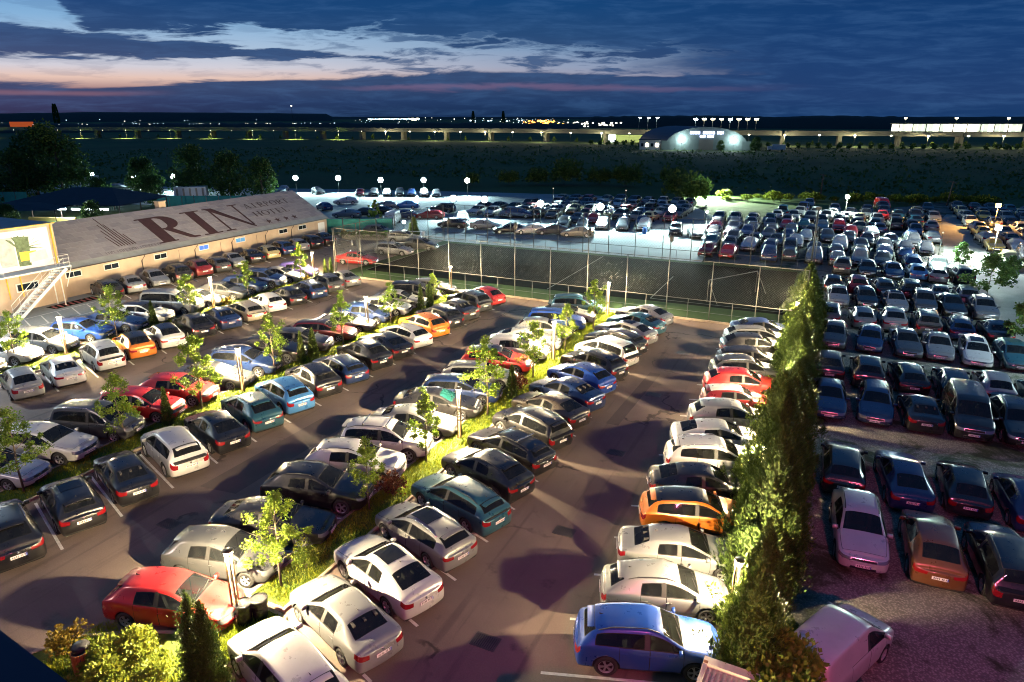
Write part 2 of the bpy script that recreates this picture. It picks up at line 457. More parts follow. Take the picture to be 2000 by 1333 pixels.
# ------------------------------------------------------------------ cars
# stations from nose to tail: x, belt height, top height, half-width factor, half-width factor at the top edge
CAR = {
 'sedan': dict(W=0.915, zb=0.17, rw=0.325, ax=(1.42, -1.36), st=[
    (2.31, .64, .68, .80, .58), (2.14, .68, .75, .94, .68), (1.62, .79, .87, 1.0, .74), (0.95, .91, .985, 1.0, .76), (0.20, .94, 1.40, 1.0, .62),
    (-0.12, .95, 1.46, 1.0, .63), (-0.22, .95, 1.465, 1.0, .63), (-1.00, .97, 1.43, 1.0, .61), (-1.22, .98, 1.38, 1.0, .60), (-1.82, .99, 1.06, .99, .67),
    (-2.14, .97, 1.045, .97, .67), (-2.27, .92, .985, .92, .64), (-2.33, .86, .92, .84, .58)]),
 'hatch': dict(W=0.90, zb=0.17, rw=0.315, ax=(1.30, -1.28), st=[
    (2.10, .66, .71, .80, .58), (1.95, .71, .79, .94, .68), (1.50, .82, .91, 1.0, .74), (0.98, .93, 1.02, 1.0, .76), (0.28, .96, 1.43, 1.0, .63),
    (-0.08, .97, 1.50, 1.0, .64), (-0.18, .97, 1.505, 1.0, .64), (-0.92, .99, 1.48, 1.0, .63), (-1.62, 1.01, 1.40, .98, .60), (-1.93, 1.00, 1.06, .95, .66),
    (-2.03, .95, 1.0, .94, .65), (-2.08, .88, .93, .91, .63), (-2.12, .82, .87, .84, .58)]),
 'city': dict(W=0.85, zb=0.17, rw=0.30, ax=(1.20, -1.20), st=[
    (1.90, .68, .73, .80, .58), (1.77, .73, .81, .94, .68), (1.36, .85, .93, 1.0, .74), (0.92, .94, 1.03, 1.0, .76), (0.30, .97, 1.40, 1.0, .66),
    (-0.10, .98, 1.46, 1.0, .67), (-0.18, .98, 1.46, 1.0, .67), (-0.95, 1.0, 1.44, 1.0, .66), (-1.55, 1.01, 1.37, .98, .63), (-1.76, 1.0, 1.06, .95, .66),
    (-1.84, .95, 1.0, .94, .65), (-1.88, .88, .93, .91, .63), (-1.91, .82, .87, .84, .58)]),
 'suv': dict(W=0.93, zb=0.22, rw=0.375, ax=(1.38, -1.34), clad=True, quarter=True, st=[
    (2.24, .77, .83, .82, .60), (2.08, .83, .92, .95, .70), (1.62, .93, 1.02, 1.0, .76), (1.02, 1.03, 1.12, 1.0, .78), (0.36, 1.06, 1.56, 1.0, .66),
    (-0.04, 1.07, 1.645, 1.0, .67), (-0.15, 1.07, 1.65, 1.0, .67), (-0.95, 1.09, 1.635, 1.0, .66), (-1.74, 1.12, 1.56, .99, .62), (-2.05, 1.11, 1.17, .97, .68),
    (-2.15, 1.05, 1.10, .95, .66), (-2.21, .96, 1.0, .92, .64), (-2.25, .88, .93, .86, .60)]),
 'wagon': dict(W=0.915, zb=0.17, rw=0.325, ax=(1.42, -1.38), quarter=True, st=[
    (2.33, .64, .69, .80, .58), (2.16, .69, .77, .94, .68), (1.66, .80, .88, 1.0, .74), (1.00, .92, 1.0, 1.0, .76), (0.28, .94, 1.41, 1.0, .63),
    (-0.10, .95, 1.47, 1.0, .64), (-0.20, .95, 1.475, 1.0, .64), (-1.00, .97, 1.46, 1.0, .63), (-1.92, 1.0, 1.38, .98, .60), (-2.20, .99, 1.05, .95, .66),
    (-2.29, .94, .99, .94, .65), (-2.34, .88, .92, .91, .63), (-2.38, .82, .86, .84, .58)]),
 'coupe': dict(W=0.935, zb=0.19, rw=0.35, ax=(1.42, -1.40), st=[
    (2.34, .69, .74, .80, .58), (2.17, .74, .82, .94, .68), (1.66, .84, .93, 1.0, .74), (0.98, .95, 1.03, 1.0, .76), (0.24, .98, 1.45, 1.0, .62),
    (-0.12, .99, 1.52, 1.0, .62), (-0.22, .99, 1.525, 1.0, .62), (-0.98, 1.01, 1.48, 1.0, .60), (-1.20, 1.02, 1.44, 1.0, .59), (-2.02, 1.04, 1.13, .98, .66),
    (-2.20, 1.02, 1.09, .96, .66), (-2.31, .95, 1.0, .92, .64), (-2.37, .87, .92, .85, .58)]),
 'mpv': dict(W=0.90, zb=0.18, rw=0.32, ax=(1.42, -1.36), quarter=True, st=[
    (2.20, .74, .80, .80, .60), (2.06, .80, .89, .94, .70), (1.72, .91, 1.0, 1.0, .76), (1.32, 1.0, 1.09, 1.0, .78), (0.52, 1.02, 1.62, 1.0, .70),
    (0.10, 1.02, 1.72, 1.0, .73), (0.0, 1.02, 1.725, 1.0, .73), (-0.92, 1.03, 1.725, 1.0, .73), (-2.02, 1.05, 1.67, .99, .71), (-2.16, 1.05, 1.12, .97, .74),
    (-2.20, 1.0, 1.05, .95, .72), (-2.23, .92, .97, .93, .70), (-2.26, .84, .90, .88, .66)]),
 'panel': dict(W=0.88, zb=0.20, rw=0.32, ax=(1.40, -1.35), panel=True, st=[
    (2.18, .80, .86, .82, .62), (2.06, .86, .95, .95, .72), (1.78, .98, 1.07, 1.0, .78), (1.40, 1.05, 1.14, 1.0, .80), (0.62, 1.08, 1.74, 1.0, .74),
    (0.30, 1.08, 1.84, 1.0, .77), (0.20, 1.08, 1.845, 1.0, .77), (-0.80, 1.08, 1.85, 1.0, .77), (-2.08, 1.10, 1.80, 1.0, .75), (-2.15, 1.08, 1.18, .98, .78),
    (-2.18, 1.0, 1.07, .97, .78), (-2.20, .92, .97, .95, .76), (-2.22, .84, .90, .90, .72)]),
 'van': dict(W=0.98, zb=0.20, rw=0.34, ax=(1.62, -1.50), quarter=True, st=[
    (2.55, .85, .91, .82, .62), (2.42, .92, 1.0, .95, .72), (2.10, 1.04, 1.13, 1.0, .78), (1.72, 1.12, 1.21, 1.0, .80), (0.95, 1.15, 1.82, 1.0, .76),
    (0.55, 1.15, 1.94, 1.0, .79), (0.45, 1.15, 1.945, 1.0, .79), (-0.80, 1.15, 1.95, 1.0, .79), (-2.38, 1.16, 1.91, 1.0, .78), (-2.48, 1.15, 1.25, .98, .80),
    (-2.51, 1.05, 1.12, .97, .80), (-2.53, .95, 1.0, .95, .78), (-2.55, .86, .92, .90, .74)]),
}
def variant(base, name, edits, **kw):
    p = dict(CAR[base]); st = [list(q) for q in p['st']]
    for i, (j, v) in edits: st[i][j] = v
    p['st'] = [tuple(q) for q in st]; p.update(kw); CAR[name] = p
variant('suv', 'suv2', [(8, (0, -1.42)), (8, (2, 1.58)), (9, (0, -2.02)), (9, (2, 1.20)), (7, (2, 1.625)), (4, (0, .30)), (5, (2, 1.625)), (6, (2, 1.63)), (0, (2, .80)), (1, (2, .89))], tl=.12, hl=.10, cr=.5, W=.925, quarter=False)
variant('suv', 'suv3', [(8, (0, -1.95)), (8, (2, 1.64)), (9, (0, -2.12)), (4, (2, 1.60)), (4, (0, .50)), (5, (2, 1.70)), (6, (2, 1.705)), (7, (2, 1.70)), (3, (0, 1.12)), (1, (2, .98)), (2, (2, 1.07))], tl=.24, hl=.17, cr=.78, rw=.37)
variant('sedan', 'sedan2', [(3, (0, 1.02)), (4, (0, .30)), (7, (0, -.92)), (8, (0, -1.10)), (9, (0, -1.72)), (9, (2, 1.10)), (10, (2, 1.09)), (11, (2, 1.03)), (5, (2, 1.485)), (6, (2, 1.485))], tl=.12, hl=.11, cr=.5)
variant('hatch', 'hatch2', [(3, (0, 1.06)), (4, (0, .40)), (8, (0, -1.45)), (8, (2, 1.45)), (9, (0, -1.90)), (5, (2, 1.53)), (6, (2, 1.535)), (7, (2, 1.51))], tl=.22, hl=.19, cr=.74, cf=.56)
variant('wagon', 'wagon2', [(8, (0, -1.78)), (8, (2, 1.41)), (9, (0, -2.22)), (9, (2, 1.09)), (3, (0, 1.06)), (4, (0, .34))], tl=.13, hl=.12, cr=.55)
VARIANTS = {'suv': ('suv', 'suv2', 'suv3'), 'sedan': ('sedan', 'sedan2'), 'hatch': ('hatch', 'hatch2'), 'wagon': ('wagon', 'wagon2')}
TAGS = ['paint', 'windshield', 'rear_window', 'glassFL', 'glassFR', 'glassRL', 'glassRR', 'headL', 'headR', 'tailL', 'tailR', 'grille', 'trim',
        'doorFL', 'doorFR', 'doorRL', 'doorRR', 'arch', 'hood', 'roof']
TI = {k: i for i, k in enumerate(TAGS)}
tagmats = []
for k in TAGS:
    tm = bpy.data.materials.new('tag_' + k); tagmats.append(tm)

def car_cage(p):
    """closed control cage of a car body, faces tagged by what they are"""
    W, zb, st = p['W'], p['zb'], p['st']
    n = len(st)
    bm = bmesh.new()
    def half(i):
        x, zl, zt, wf, wt = st[i]
        w = W * wf
        nose, tail = i <= 1, i >= n - 3
        z4 = zl - (p.get('hl', 0.15) if nose else p.get('tl', 0.17) if tail else 0.10)
        z3 = zb + (0.45 if (nose or tail) else 0.42) * (zl - zb)
        cabin = 4 <= i <= 8
        b5 = (w * 0.94, zl)
        b7 = (W * wt, zt - (0.045 if cabin else 0.012))
        b6 = (b5[0] + (b7[0] - b5[0]) * 0.84, b5[1] + (b7[1] - b5[1]) * 0.84) if cabin else ((b5[0] + b7[0]) / 2, (b5[1] + b7[1]) / 2 + 0.008)
        fl = 0.86 if (0 < i < n - 1) else 0.80
        bump = [0.0] * 11
        if i == 0: bump = [-.10, -.10, -.08, 0.0, .03, .02, -.03, -.06, -.09, -.10, -.10]
        if i == n - 1: bump = [.10, .10, .08, 0.0, -.03, -.01, .02, .03, .04, .04, .04]
        P = [(0, zb), (W * 0.5, zb), (w * fl, zb), (w * 0.975, zb + 0.13), (w, z3), (w * 0.99, z4), b5, b6, b7, (W * wt * 0.62, zt), (0, zt + (0.012 if cabin else 0.018))]
        return [(x + bump[k], q[0], q[1]) for k, q in enumerate(P)]
    rings = []
    for i in range(n):
        h = half(i)
        left = [bm.verts.new(v) for v in h]
        right = [left[0]] + [bm.verts.new((v[0], -v[1], v[2])) for v in h[1:-1]] + [left[-1]]
        rings.append((left, right))
    def tagface(i, j, s):
        L = s > 0
        quarter = p.get('quarter')
        if p.get('panel') and ((j == 6 and i >= 6) or i == 8): return 'paint'
        if j <= 1: return 'trim'
        if j == 2: return 'trim' if (p.get('clad') or i in (0, n - 2)) else 'paint'
        if i == 0 and j == 5: return 'headL' if L else 'headR'
        if i >= n - 3 and j == 5: return 'tailL' if L else 'tailR'
        if j in (3, 4, 5):
            if i in (3, 4): return 'doorFL' if L else 'doorFR'
            if i in (5, 6): return 'doorRL' if L else 'doorRR'
        if j == 6:
            if i in (3, 4): return 'glassFL' if L else 'glassFR'
            if i == 5: return 'trim'
            if i == 6 or (i == 7 and quarter): return 'glassRL' if L else 'glassRR'
        if i == 3 and j in (8, 9): return 'windshield'
        if i == 8 and j in (8, 9): return 'rear_window'
        if i in (1, 2) and j in (7, 8, 9): return 'hood'
        if i in (4, 5, 6, 7) and j in (8, 9): return 'roof'
        return 'paint'
    for i in range(n - 1):
        for s, k in ((1, 0), (-1, 1)):
            a, b = rings[i][k], rings[i + 1][k]
            for j in range(10):
                q = [a[j], b[j], b[j + 1], a[j + 1]]
                if s < 0: q.reverse()
                f = bm.faces.new(q); f.material_index = TI[tagface(i, j, s)]; f.smooth = True
    # nose and tail caps: 5 columns x rows b1..b8
    for i, out in ((0, 1), (n - 1, -1)):
        Lr, Rr = rings[i]
        rows = []
        for j in range(2, 9):
            pl = Lr[j].co; e = 0.0
            if j == 2: rows.append([Lr[2], Lr[1], Lr[0], Rr[1], Rr[2]]); continue
            if j == 8: rows.append([Lr[8], Lr[9], Lr[10], Rr[9], Rr[8]]); continue
            mid = lambda fr, push: bm.verts.new((pl.x + out * push, pl.y * fr, pl.z))
            cf = p.get('cf', 0.62) if out > 0 else p.get('cr', 0.66)
            rows.append([Lr[j], mid(cf, 0.07), mid(0.0, 0.10), mid(-cf, 0.07), Rr[j]])
        for r in range(6):
            j = r + 2
            for c in range(4):
                q = [rows[r][c], rows[r][c + 1], rows[r + 1][c + 1], rows[r + 1][c]]
                if out > 0: q.reverse()
                t = 'paint'
                if out > 0:
                    if j == 2: t = 'trim'
                    if j == 3 and c in (1, 2): t = 'grille'
                    if j == 5: t = 'grille' if c in (1, 2) else ('headL' if c == 0 else 'headR')
                else:
                    if j == 2: t = 'trim'
                    if j == 5 and c in (0, 3): t = 'tailL' if c == 0 else 'tailR'
                f = bm.faces.new(q); f.material_index = TI[t]; f.smooth = True
    cr = bm.edges.layers.float.new('crease_edge')
    for e in bm.edges:
        fs = {f.material_index for f in e.link_faces}
        if len(fs) == 2:
            e[cr] = 0.35
            if TI['trim'] in fs: e[cr] = 0.5
    for i in range(n - 1):
        for k in (0, 1):
            for j, v in ((2, .5), (6, .45), (8, .22)):
                e = bm.edges.get((rings[i][k][j], rings[i + 1][k][j]))
                if e: e[cr] = v
    bmesh.ops.recalc_face_normals(bm, faces=bm.faces)
    me = bpy.data.meshes.new('cage'); bm.to_mesh(me); bm.free()
    for m in tagmats: me.materials.append(m)
    return me

def arch_cutter(p):
    b = MB()
    for ax in p['ax']:
        for s in (1, -1):
            n = 20; r = p['rw'] + 0.055; base = len(b.v)
            y0, y1 = s * (p['W'] - 0.27), s * (p['W'] + 0.3)
            for y in (y0, y1):
                for k in range(n):
                    t = 2 * PI * k / n
                    b.v.append((ax + r * math.cos(t), y, p['rw'] + r * math.sin(t)))
            for k in range(n):
                k2 = (k + 1) % n
                b.f.append((base + k, base + k2, base + n + k2, base + n + k))
            b.f.append(tuple(base + k for k in range(n))[::-1]); b.f.append(tuple(base + n + k for k in range(n)))
    me = bpy.data.meshes.new('cut'); me.from_pydata(b.v, [], b.f)
    bm = bmesh.new(); bm.from_mesh(me); bmesh.ops.recalc_face_normals(bm, faces=bm.faces); bm.to_mesh(me); bm.free()
    for m in tagmats: me.materials.append(m)
    me.polygons.foreach_set('material_index', [TI['arch']] * len(me.polygons))
    return me

def eval_body(p, level, boolean=True):
    cage = car_cage(p)
    o = bpy.data.objects.new('tmp_body', cage); col.objects.link(o)
    ss = o.modifiers.new('s', 'SUBSURF'); ss.levels = level; ss.render_levels = level
    c = None
    if boolean:
        c = bpy.data.objects.new('tmp_cut', arch_cutter(p)); col.objects.link(c)
        bo = o.modifiers.new('b', 'BOOLEAN'); bo.operation = 'DIFFERENCE'; bo.object = c; bo.solver = 'EXACT'; bo.material_mode = 'INDEX'
    bpy.context.view_layer.update()
    dg = bpy.context.evaluated_depsgraph_get()
    me = bpy.data.meshes.new_from_object(o.evaluated_get(dg))
    bpy.data.objects.remove(o)
    if c: bpy.data.objects.remove(c)
    return me

def split_tags(me, tagset, name, matmap, rim=0.0, rim_mat='gap', lift=0.0):
    bm = bmesh.new(); bm.from_mesh(me)
    keep = {TI[t] for t in tagset}
    bmesh.ops.delete(bm, geom=[f for f in bm.faces if f.material_index not in keep], context='FACES')
    if not bm.faces:
        bm.free(); return None
    names = []
    for f in bm.faces:
        k = matmap.get(TAGS[f.material_index], matmap['*'])
        if k not in names: names.append(k)
        f.material_index = names.index(k)
    if rim > 0:
        r = bmesh.ops.inset_region(bm, faces=bm.faces[:], thickness=rim, use_boundary=True, use_even_offset=True)
        names.append(rim_mat)
        for f in r['faces']: f.material_index = len(names) - 1
    if lift:
        for v in bm.verts: v.co += v.normal * lift
    for f in bm.faces: f.smooth = True
    out = bpy.data.meshes.new(name); bm.to_mesh(out); bm.free()
    for k in names: out.materials.append(M[k])
    return out

def wheel_meshes(rw):
    w = 0.105
    t = MB()
    t.lathe([(rw * 0.66, -w), (rw * 0.90, -w), (rw * 0.985, -w * 0.75), (rw, -w * 0.3), (rw, w * 0.3), (rw * 0.985, w * 0.75), (rw * 0.90, w), (rw * 0.66, w), (rw * 0.60, w * 0.6)], 'tyre', 22, 'Y')
    b = MB()
    b.lathe([(rw * 0.68, w * 0.96), (rw * 0.66, w * 0.90), (rw * 0.58, w * 0.80), (rw * 0.57, w * 0.2)], 'rim', 22, 'Y')
    b.lathe([(0.001, w * 0.30), (rw * 0.58, w * 0.30)], 'gap', 14, 'Y')
    b.lathe([(0.001, w * 0.86), (rw * 0.13, w * 0.84), (rw * 0.15, w * 0.4)], 'rim', 10, 'Y')
    for k in range(5):
        a = 2 * PI * k / 5
        for da in (-0.13, 0.13):
            b.bar((rw * 0.08 * math.cos(a), w * 0.72, rw * 0.08 * math.sin(a)), (rw * 0.62 * math.cos(a + da), w * 0.82, rw * 0.62 * math.sin(a + da)), 0.03, 'rim', 0.035)
    return t.mesh('wheel'), b.mesh('rim')

def plate_mesh():
    b = MB()
    b.box((0, 0, 0), (0.014, 0.52, 0.115), 'plate')
    b.box((0.0085, 0.24, 0), (0.004, 0.036, 0.108), 'plate_blue')
    for k, y in enumerate((0.185, 0.115, 0.065, -0.02, -0.075, -0.13, -0.19)):
        b.box((0.0082, y, -0.002), (0.003, 0.032, 0.07), 'plate_ink')
        b.box((0.0092, y, 0.006 if k % 2 else -0.014), (0.003, 0.016, 0.022), 'plate')
    return b.mesh('number_plate')
PLATE = plate_mesh()
def mirror_mesh():
    b = MB()
    b.box((0, 0.0, 0), (0.10, 0.19, 0.13), 'paint'); b.box((0.02, -0.10, -0.03), (0.06, 0.08, 0.05), 'trim'); b.box((-0.053, 0.0, 0), (0.006, 0.16, 0.10), 'glass')
    me = b.mesh('mirror')
    bm = bmesh.new(); bm.from_mesh(me)
    bmesh.ops.bevel(bm, geom=[e for e in bm.edges], offset=0.022, segments=2, affect='EDGES', clamp_overlap=True)
    for f in bm.faces: f.smooth = True
    bm.to_mesh(me); bm.free()
    return me
MIRROR = mirror_mesh()
HANDLE = None
def handle_mesh():
    b = MB(); b.box((0, 0, 0), (0.19, 0.022, 0.028), 'paint'); return b.mesh('door_handle')
HANDLE = handle_mesh()

PROTO = {}
def make_proto(kind):
    p = CAR[kind]
    me = eval_body(p, 2)
    bm = bmesh.new(); bm.from_mesh(me); bvh = BVHTree.FromBMesh(bm); bm.free()
    st = p['st']
    side = lambda x, z: (bvh.ray_cast(Vector((x, 3, z)), Vector((0, -1, 0)))[0] or Vector((x, p['W'], z)))
    top = lambda x, y: (bvh.ray_cast(Vector((x, y, 3)), Vector((0, 0, -1)))[0] or Vector((x, y, 1.4)))
    front = lambda z: (bvh.ray_cast(Vector((5, 0.0, z)), Vector((-1, 0, 0)))[0] or Vector((st[0][0], 0, z)))
    rear = lambda z: bvh.ray_cast(Vector((-5, 0.0, z)), Vector((1, 0, 0)))
    G = {}
    mm = {'*': 'paint', 'trim': 'trim', 'arch': 'gap', 'grille': 'gap'}
    G['body'] = split_tags(me, ['paint', 'trim', 'arch'], 'body', mm)
    for k, nm, mt in (('hood', 'hood', 'paint'), ('doorFL', 'door', 'paint'), ('doorFR', 'door', 'paint'), ('doorRL', 'door', 'paint'), ('doorRR', 'door', 'paint'),
                      ('windshield', 'windshield', 'glass'), ('rear_window', 'rear_window', 'glass'), ('glassFL', 'side_window', 'glass'), ('glassFR', 'side_window', 'glass'),
                      ('glassRL', 'side_window', 'glass'), ('glassRR', 'side_window', 'glass'), ('headL', 'headlight', 'headlight'), ('headR', 'headlight', 'headlight'),
                      ('tailL', 'tail_light', 'tail'), ('tailR', 'tail_light', 'tail'), ('roof', 'roof', 'paint'), ('grille', 'grille', 'gap')):
        rim = 0.014 if mt == 'paint' and nm != 'roof' else (0.02 if mt == 'glass' else 0.0)
        if k in ('grille',): rim = 0.022
        G[k] = split_tags(me, [k], nm, {'*': mt}, rim, 'chrome' if k == 'grille' else 'gap')
    # glazed roof panel laid over the roof skin
    sr = MB(); xs = [st[4][0] - 0.12 + (st[7][0] + 0.15 - st[4][0] + 0.12) * t / 6 for t in range(7)]
    ys = [-0.40, -0.2, 0, 0.2, 0.40]
    for x in xs:
        for y in ys:
            q = top(x, y); sr.v.append((q.x, q.y, q.z + 0.012))
    for a in range(6):
        for b in range(4):
            k = a * 5 + b; sr.face((k, k + 1, k + 6, k + 5)[::-1], 'glass', True)
    G['sunroof'] = sr.mesh('sunroof')
    for s, nm in ((1, 'railL'), (-1, 'railR')):
        r = MB(); yr = s * (p['W'] * st[5][4] - 0.03)
        pts = []
        for t in range(6):
            x = st[4][0] - 0.1 + (st[8][0] + 0.15 - st[4][0] + 0.1) * t / 5
            q = top(x, yr); pts.append((x, yr, q.z + (0.05 if 0 < t < 5 else 0.0)))
        r.tube(pts, 0.017, 'trim', 6); G[nm] = r.mesh('roof_rail')
        r2 = MB(); r2.tube(pts, 0.017, 'chrome', 6); G[nm + '_c'] = r2.mesh('roof_rail')
    xb = [st[5][0] + 0.25, st[7][0] - 0.05]
    for k, x in enumerate(xb):
        r = MB(); zt = top(x, 0).z
        r.bar((x, -0.58, zt + 0.085), (x, 0.58, zt + 0.085), 0.07, 'chrome', 0.03)
        for s in (-1, 1): r.bar((x, s * 0.54, zt - 0.04), (x, s * 0.54, zt + 0.08), 0.06, 'trim')
        G['bar%d' % k] = r.mesh('roof_bar')
    r = MB(); xa = st[8][0] + 0.25; za = top(xa, 0).z
    r.v += [(xa + .09, 0, za - .004), (xa - .07, .014, za - .004), (xa - .07, -.014, za - .004), (xa - .08, 0, za + .05)]
    for q in ((0, 1, 3), (1, 2, 3), (2, 0, 3)): r.face(q, 'trim')
    G['fin'] = r.mesh('aerial')
    b = MB(); wv = p['W'] - .16; zf0 = p['zb'] + .12
    xa, xz = st[2][0] - .1, st[9][0] + .12
    b.box(((xa + xz) / 2, 0, zf0), (xa - xz, wv * 2, .05), 'seat')
    b.box((st[3][0] - .12, 0, st[3][1] - .16), (.34, wv * 1.9, .26), 'trim')
    hb = p['zb'] + .38; ht = min(st[6][2] - .14, hb + .78)
    for xs_, ys_ in ((-.12, .36), (-.12, -.36), (-.98, .40), (-.98, 0), (-.98, -.40)):
        xs2 = st[5][0] + xs_ + .12
        b.box((xs2, ys_, hb - .06), (.5, .48 if xs_ > -.5 else .4, .16), 'seat'); b.bar((xs2 - .22, ys_, hb), (xs2 - .36, ys_, ht - .16), .46 if xs_ > -.5 else .4, 'seat', .12)
        b.bar((xs2 - .35, ys_, ht - .14), (xs2 - .37, ys_, ht), .24, 'seat', .09)
    b.box((st[8][0] + .25, 0, st[8][1] - .12), (abs(st[8][0] - st[7][0]) + .5, wv * 1.85, .05), 'trim')
    G['interior'] = b.mesh('interior')
    b = MB(); xr = st[8][0]
    for k in range(7):
        y0_ = -.48 + .96 * k / 6
        q = top(xr + .02, y0_); b.v += [(xr + .10, y0_, q.z + .004), (xr - .20, y0_ * .97, q.z - .005), (xr - .20, y0_ * .97, q.z - .035), (xr + .05, y0_, q.z - .035)]
    for k in range(6):
        for a, c2 in ((0, 1), (1, 2), (2, 3)): b.face((4 * k + a, 4 * k + c2, 4 * k + 4 + c2, 4 * k + 4 + a), 'paint', True)
    G['spoiler'] = b.mesh('spoiler') if kind.startswith(('suv', 'hatch', 'wagon', 'city')) else None
    wp = MB()
    for y0_, y1_ in ((-.52, .02), (.05, .58)):
        wp = MB(); pa = top(st[3][0] - .06, y0_); pb_ = top(st[3][0] - .16, y1_); wp.bar((pa.x, pa.y, pa.z + .02), (pb_.x, pb_.y, pb_.z + .022), .022, 'gap')
        G['wiper' if y0_ < 0 else 'wiper2'] = wp.mesh('wiper')
    bd = MB(); zb2 = st[-1][1] - .045; rb = rear(zb2)[0]; fb = front(st[0][1] - .06)
    bd.lathe([(.001, 0), (.045, 0), (.045, .018), (.001, .02)], 'chrome', 10, 'X', ((rb.x if rb else st[-1][0]) - .014, 0, zb2))
    G['badge'] = bd.mesh('badge')
    bd = MB(); bd.lathe([(.001, 0), (.05, 0), (.05, .018), (.001, .02)], 'chrome', 10, 'X', (fb.x - .004, 0, st[0][1] - .06))
    G['badge2'] = bd.mesh('badge')
    hp = {}
    zf = p['st'][3][1] - 0.14
    hp['F'] = side(st[5][0] + 0.10, zf); hp['R'] = side(st[7][0] + 0.16, zf + 0.02)
    zl, zbm = st[0][1], p['zb']
    zp = zbm + 0.36 * (zl - zbm) + 0.10
    pf = front(zp)
    zr = p['st'][-1][1] - 0.17
    pr = rear(zr)[0] or Vector((st[-1][0], 0, zr))
    mir = side(st[3][0] - 0.12, st[3][1] + 0.02)
    tyre, rimm = wheel_meshes(p['rw'])
    return dict(G=G, hp=hp, pf=pf, pr=pr, mir=mir, tyre=tyre, rim=rimm, p=p)

def far_mesh(kind, level=0):
    """whole car in one mesh (body, glazing, lights, wheels) for cars a few pixels long"""
    p = CAR[kind]
    me = eval_body(p, level, False)
    order = ['paint', 'glass_far', 'headlight', 'tail', 'trim', 'gap', 'tyre', 'rim', 'plate']
    mp = {'windshield': 1, 'rear_window': 1, 'glassFL': 1, 'glassFR': 1, 'glassRL': 1, 'glassRR': 1, 'headL': 2, 'headR': 2, 'tailL': 3, 'tailR': 3, 'grille': 5, 'trim': 4, 'arch': 5}
    b = MB(); b.mats = list(order)
    b.v = [tuple(v.co) for v in me.vertices]
    for f in me.polygons:
        b.f.append(tuple(f.vertices)); b.m.append(mp.get(TAGS[f.material_index], 0)); b.sm.append(True)
    for ax in p['ax']:
        for s in (1, -1):
            rw = p['rw']
            prof = [(rw * 0.5, -0.10), (rw, -0.10), (rw, 0.10), (rw * .62, 0.11)]
            y = s * (p['W'] - 0.075)
            if s < 0: prof = [(r, -z) for r, z in prof]
            b.lathe(prof, 'tyre', 10, 'Y', (ax, y, rw), False)
            b.lathe([(rw * .62, s * .11), (0.01, s * .10)], 'rim', 10, 'Y', (ax, y, rw), False)
    st = p['st']
    b.box((st[0][0] + 0.10, 0, p['zb'] + 0.30), (0.03, 0.5, 0.11), 'plate')
    b.box((st[-1][0] - 0.12, 0, st[-1][1] - 0.18), (0.03, 0.5, 0.11), 'plate')
    return b.mesh('parked_car')

COLORS = {'white': (0.52, 0.52, 0.51), 'silver': (0.21, 0.216, 0.222), 'grey': (0.16, 0.165, 0.17), 'dgrey': (0.055, 0.057, 0.06), 'black': (0.011, 0.011, 0.013),
          'blue': (0.012, 0.055, 0.30), 'dblue': (0.012, 0.028, 0.095), 'teal': (0.022, 0.085, 0.12), 'red': (0.48, 0.022, 0.020), 'dred': (0.17, 0.014, 0.016),
          'orange': (0.55, 0.16, 0.015), 'brown': (0.035, 0.028, 0.022), 'gold': (0.40, 0.34, 0.17), 'beige': (0.36, 0.31, 0.24), 'violet': (0.14, 0.10, 0.34), 'skyblue': (0.06, 0.22, 0.50),
          'yellow': (0.55, 0.33, 0.04), 'pink': (0.5, 0.08, 0.12), 'rust': (0.15, 0.055, 0.016)}
CNAME = {'white': 'white', 'silver': 'silver', 'grey': 'grey', 'dgrey': 'dark grey', 'black': 'black', 'blue': 'bright blue', 'dblue': 'dark blue', 'teal': 'teal blue',
         'red': 'red', 'dred': 'dark red', 'orange': 'orange', 'brown': 'brownish black', 'gold': 'pale gold', 'beige': 'beige', 'violet': 'violet blue', 'skyblue': 'light blue',
         'yellow': 'yellow', 'pink': 'pinkish red', 'rust': 'brown orange'}
KNAME = {'sedan': 'saloon', 'hatch': 'hatchback', 'city': 'small hatchback', 'suv': 'SUV', 'wagon': 'estate car', 'coupe': 'fastback', 'mpv': 'people carrier', 'van': 'minibus', 'panel': 'panel van'}
CATEG = {'van': 'van', 'suv': 'SUV', 'panel': 'van'}
crng = random.Random(5)

def jitcol(c):
    k = 1 + crng.uniform(-0.10, 0.10)
    return tuple(min(1, x * k) for x in COLORS[c])

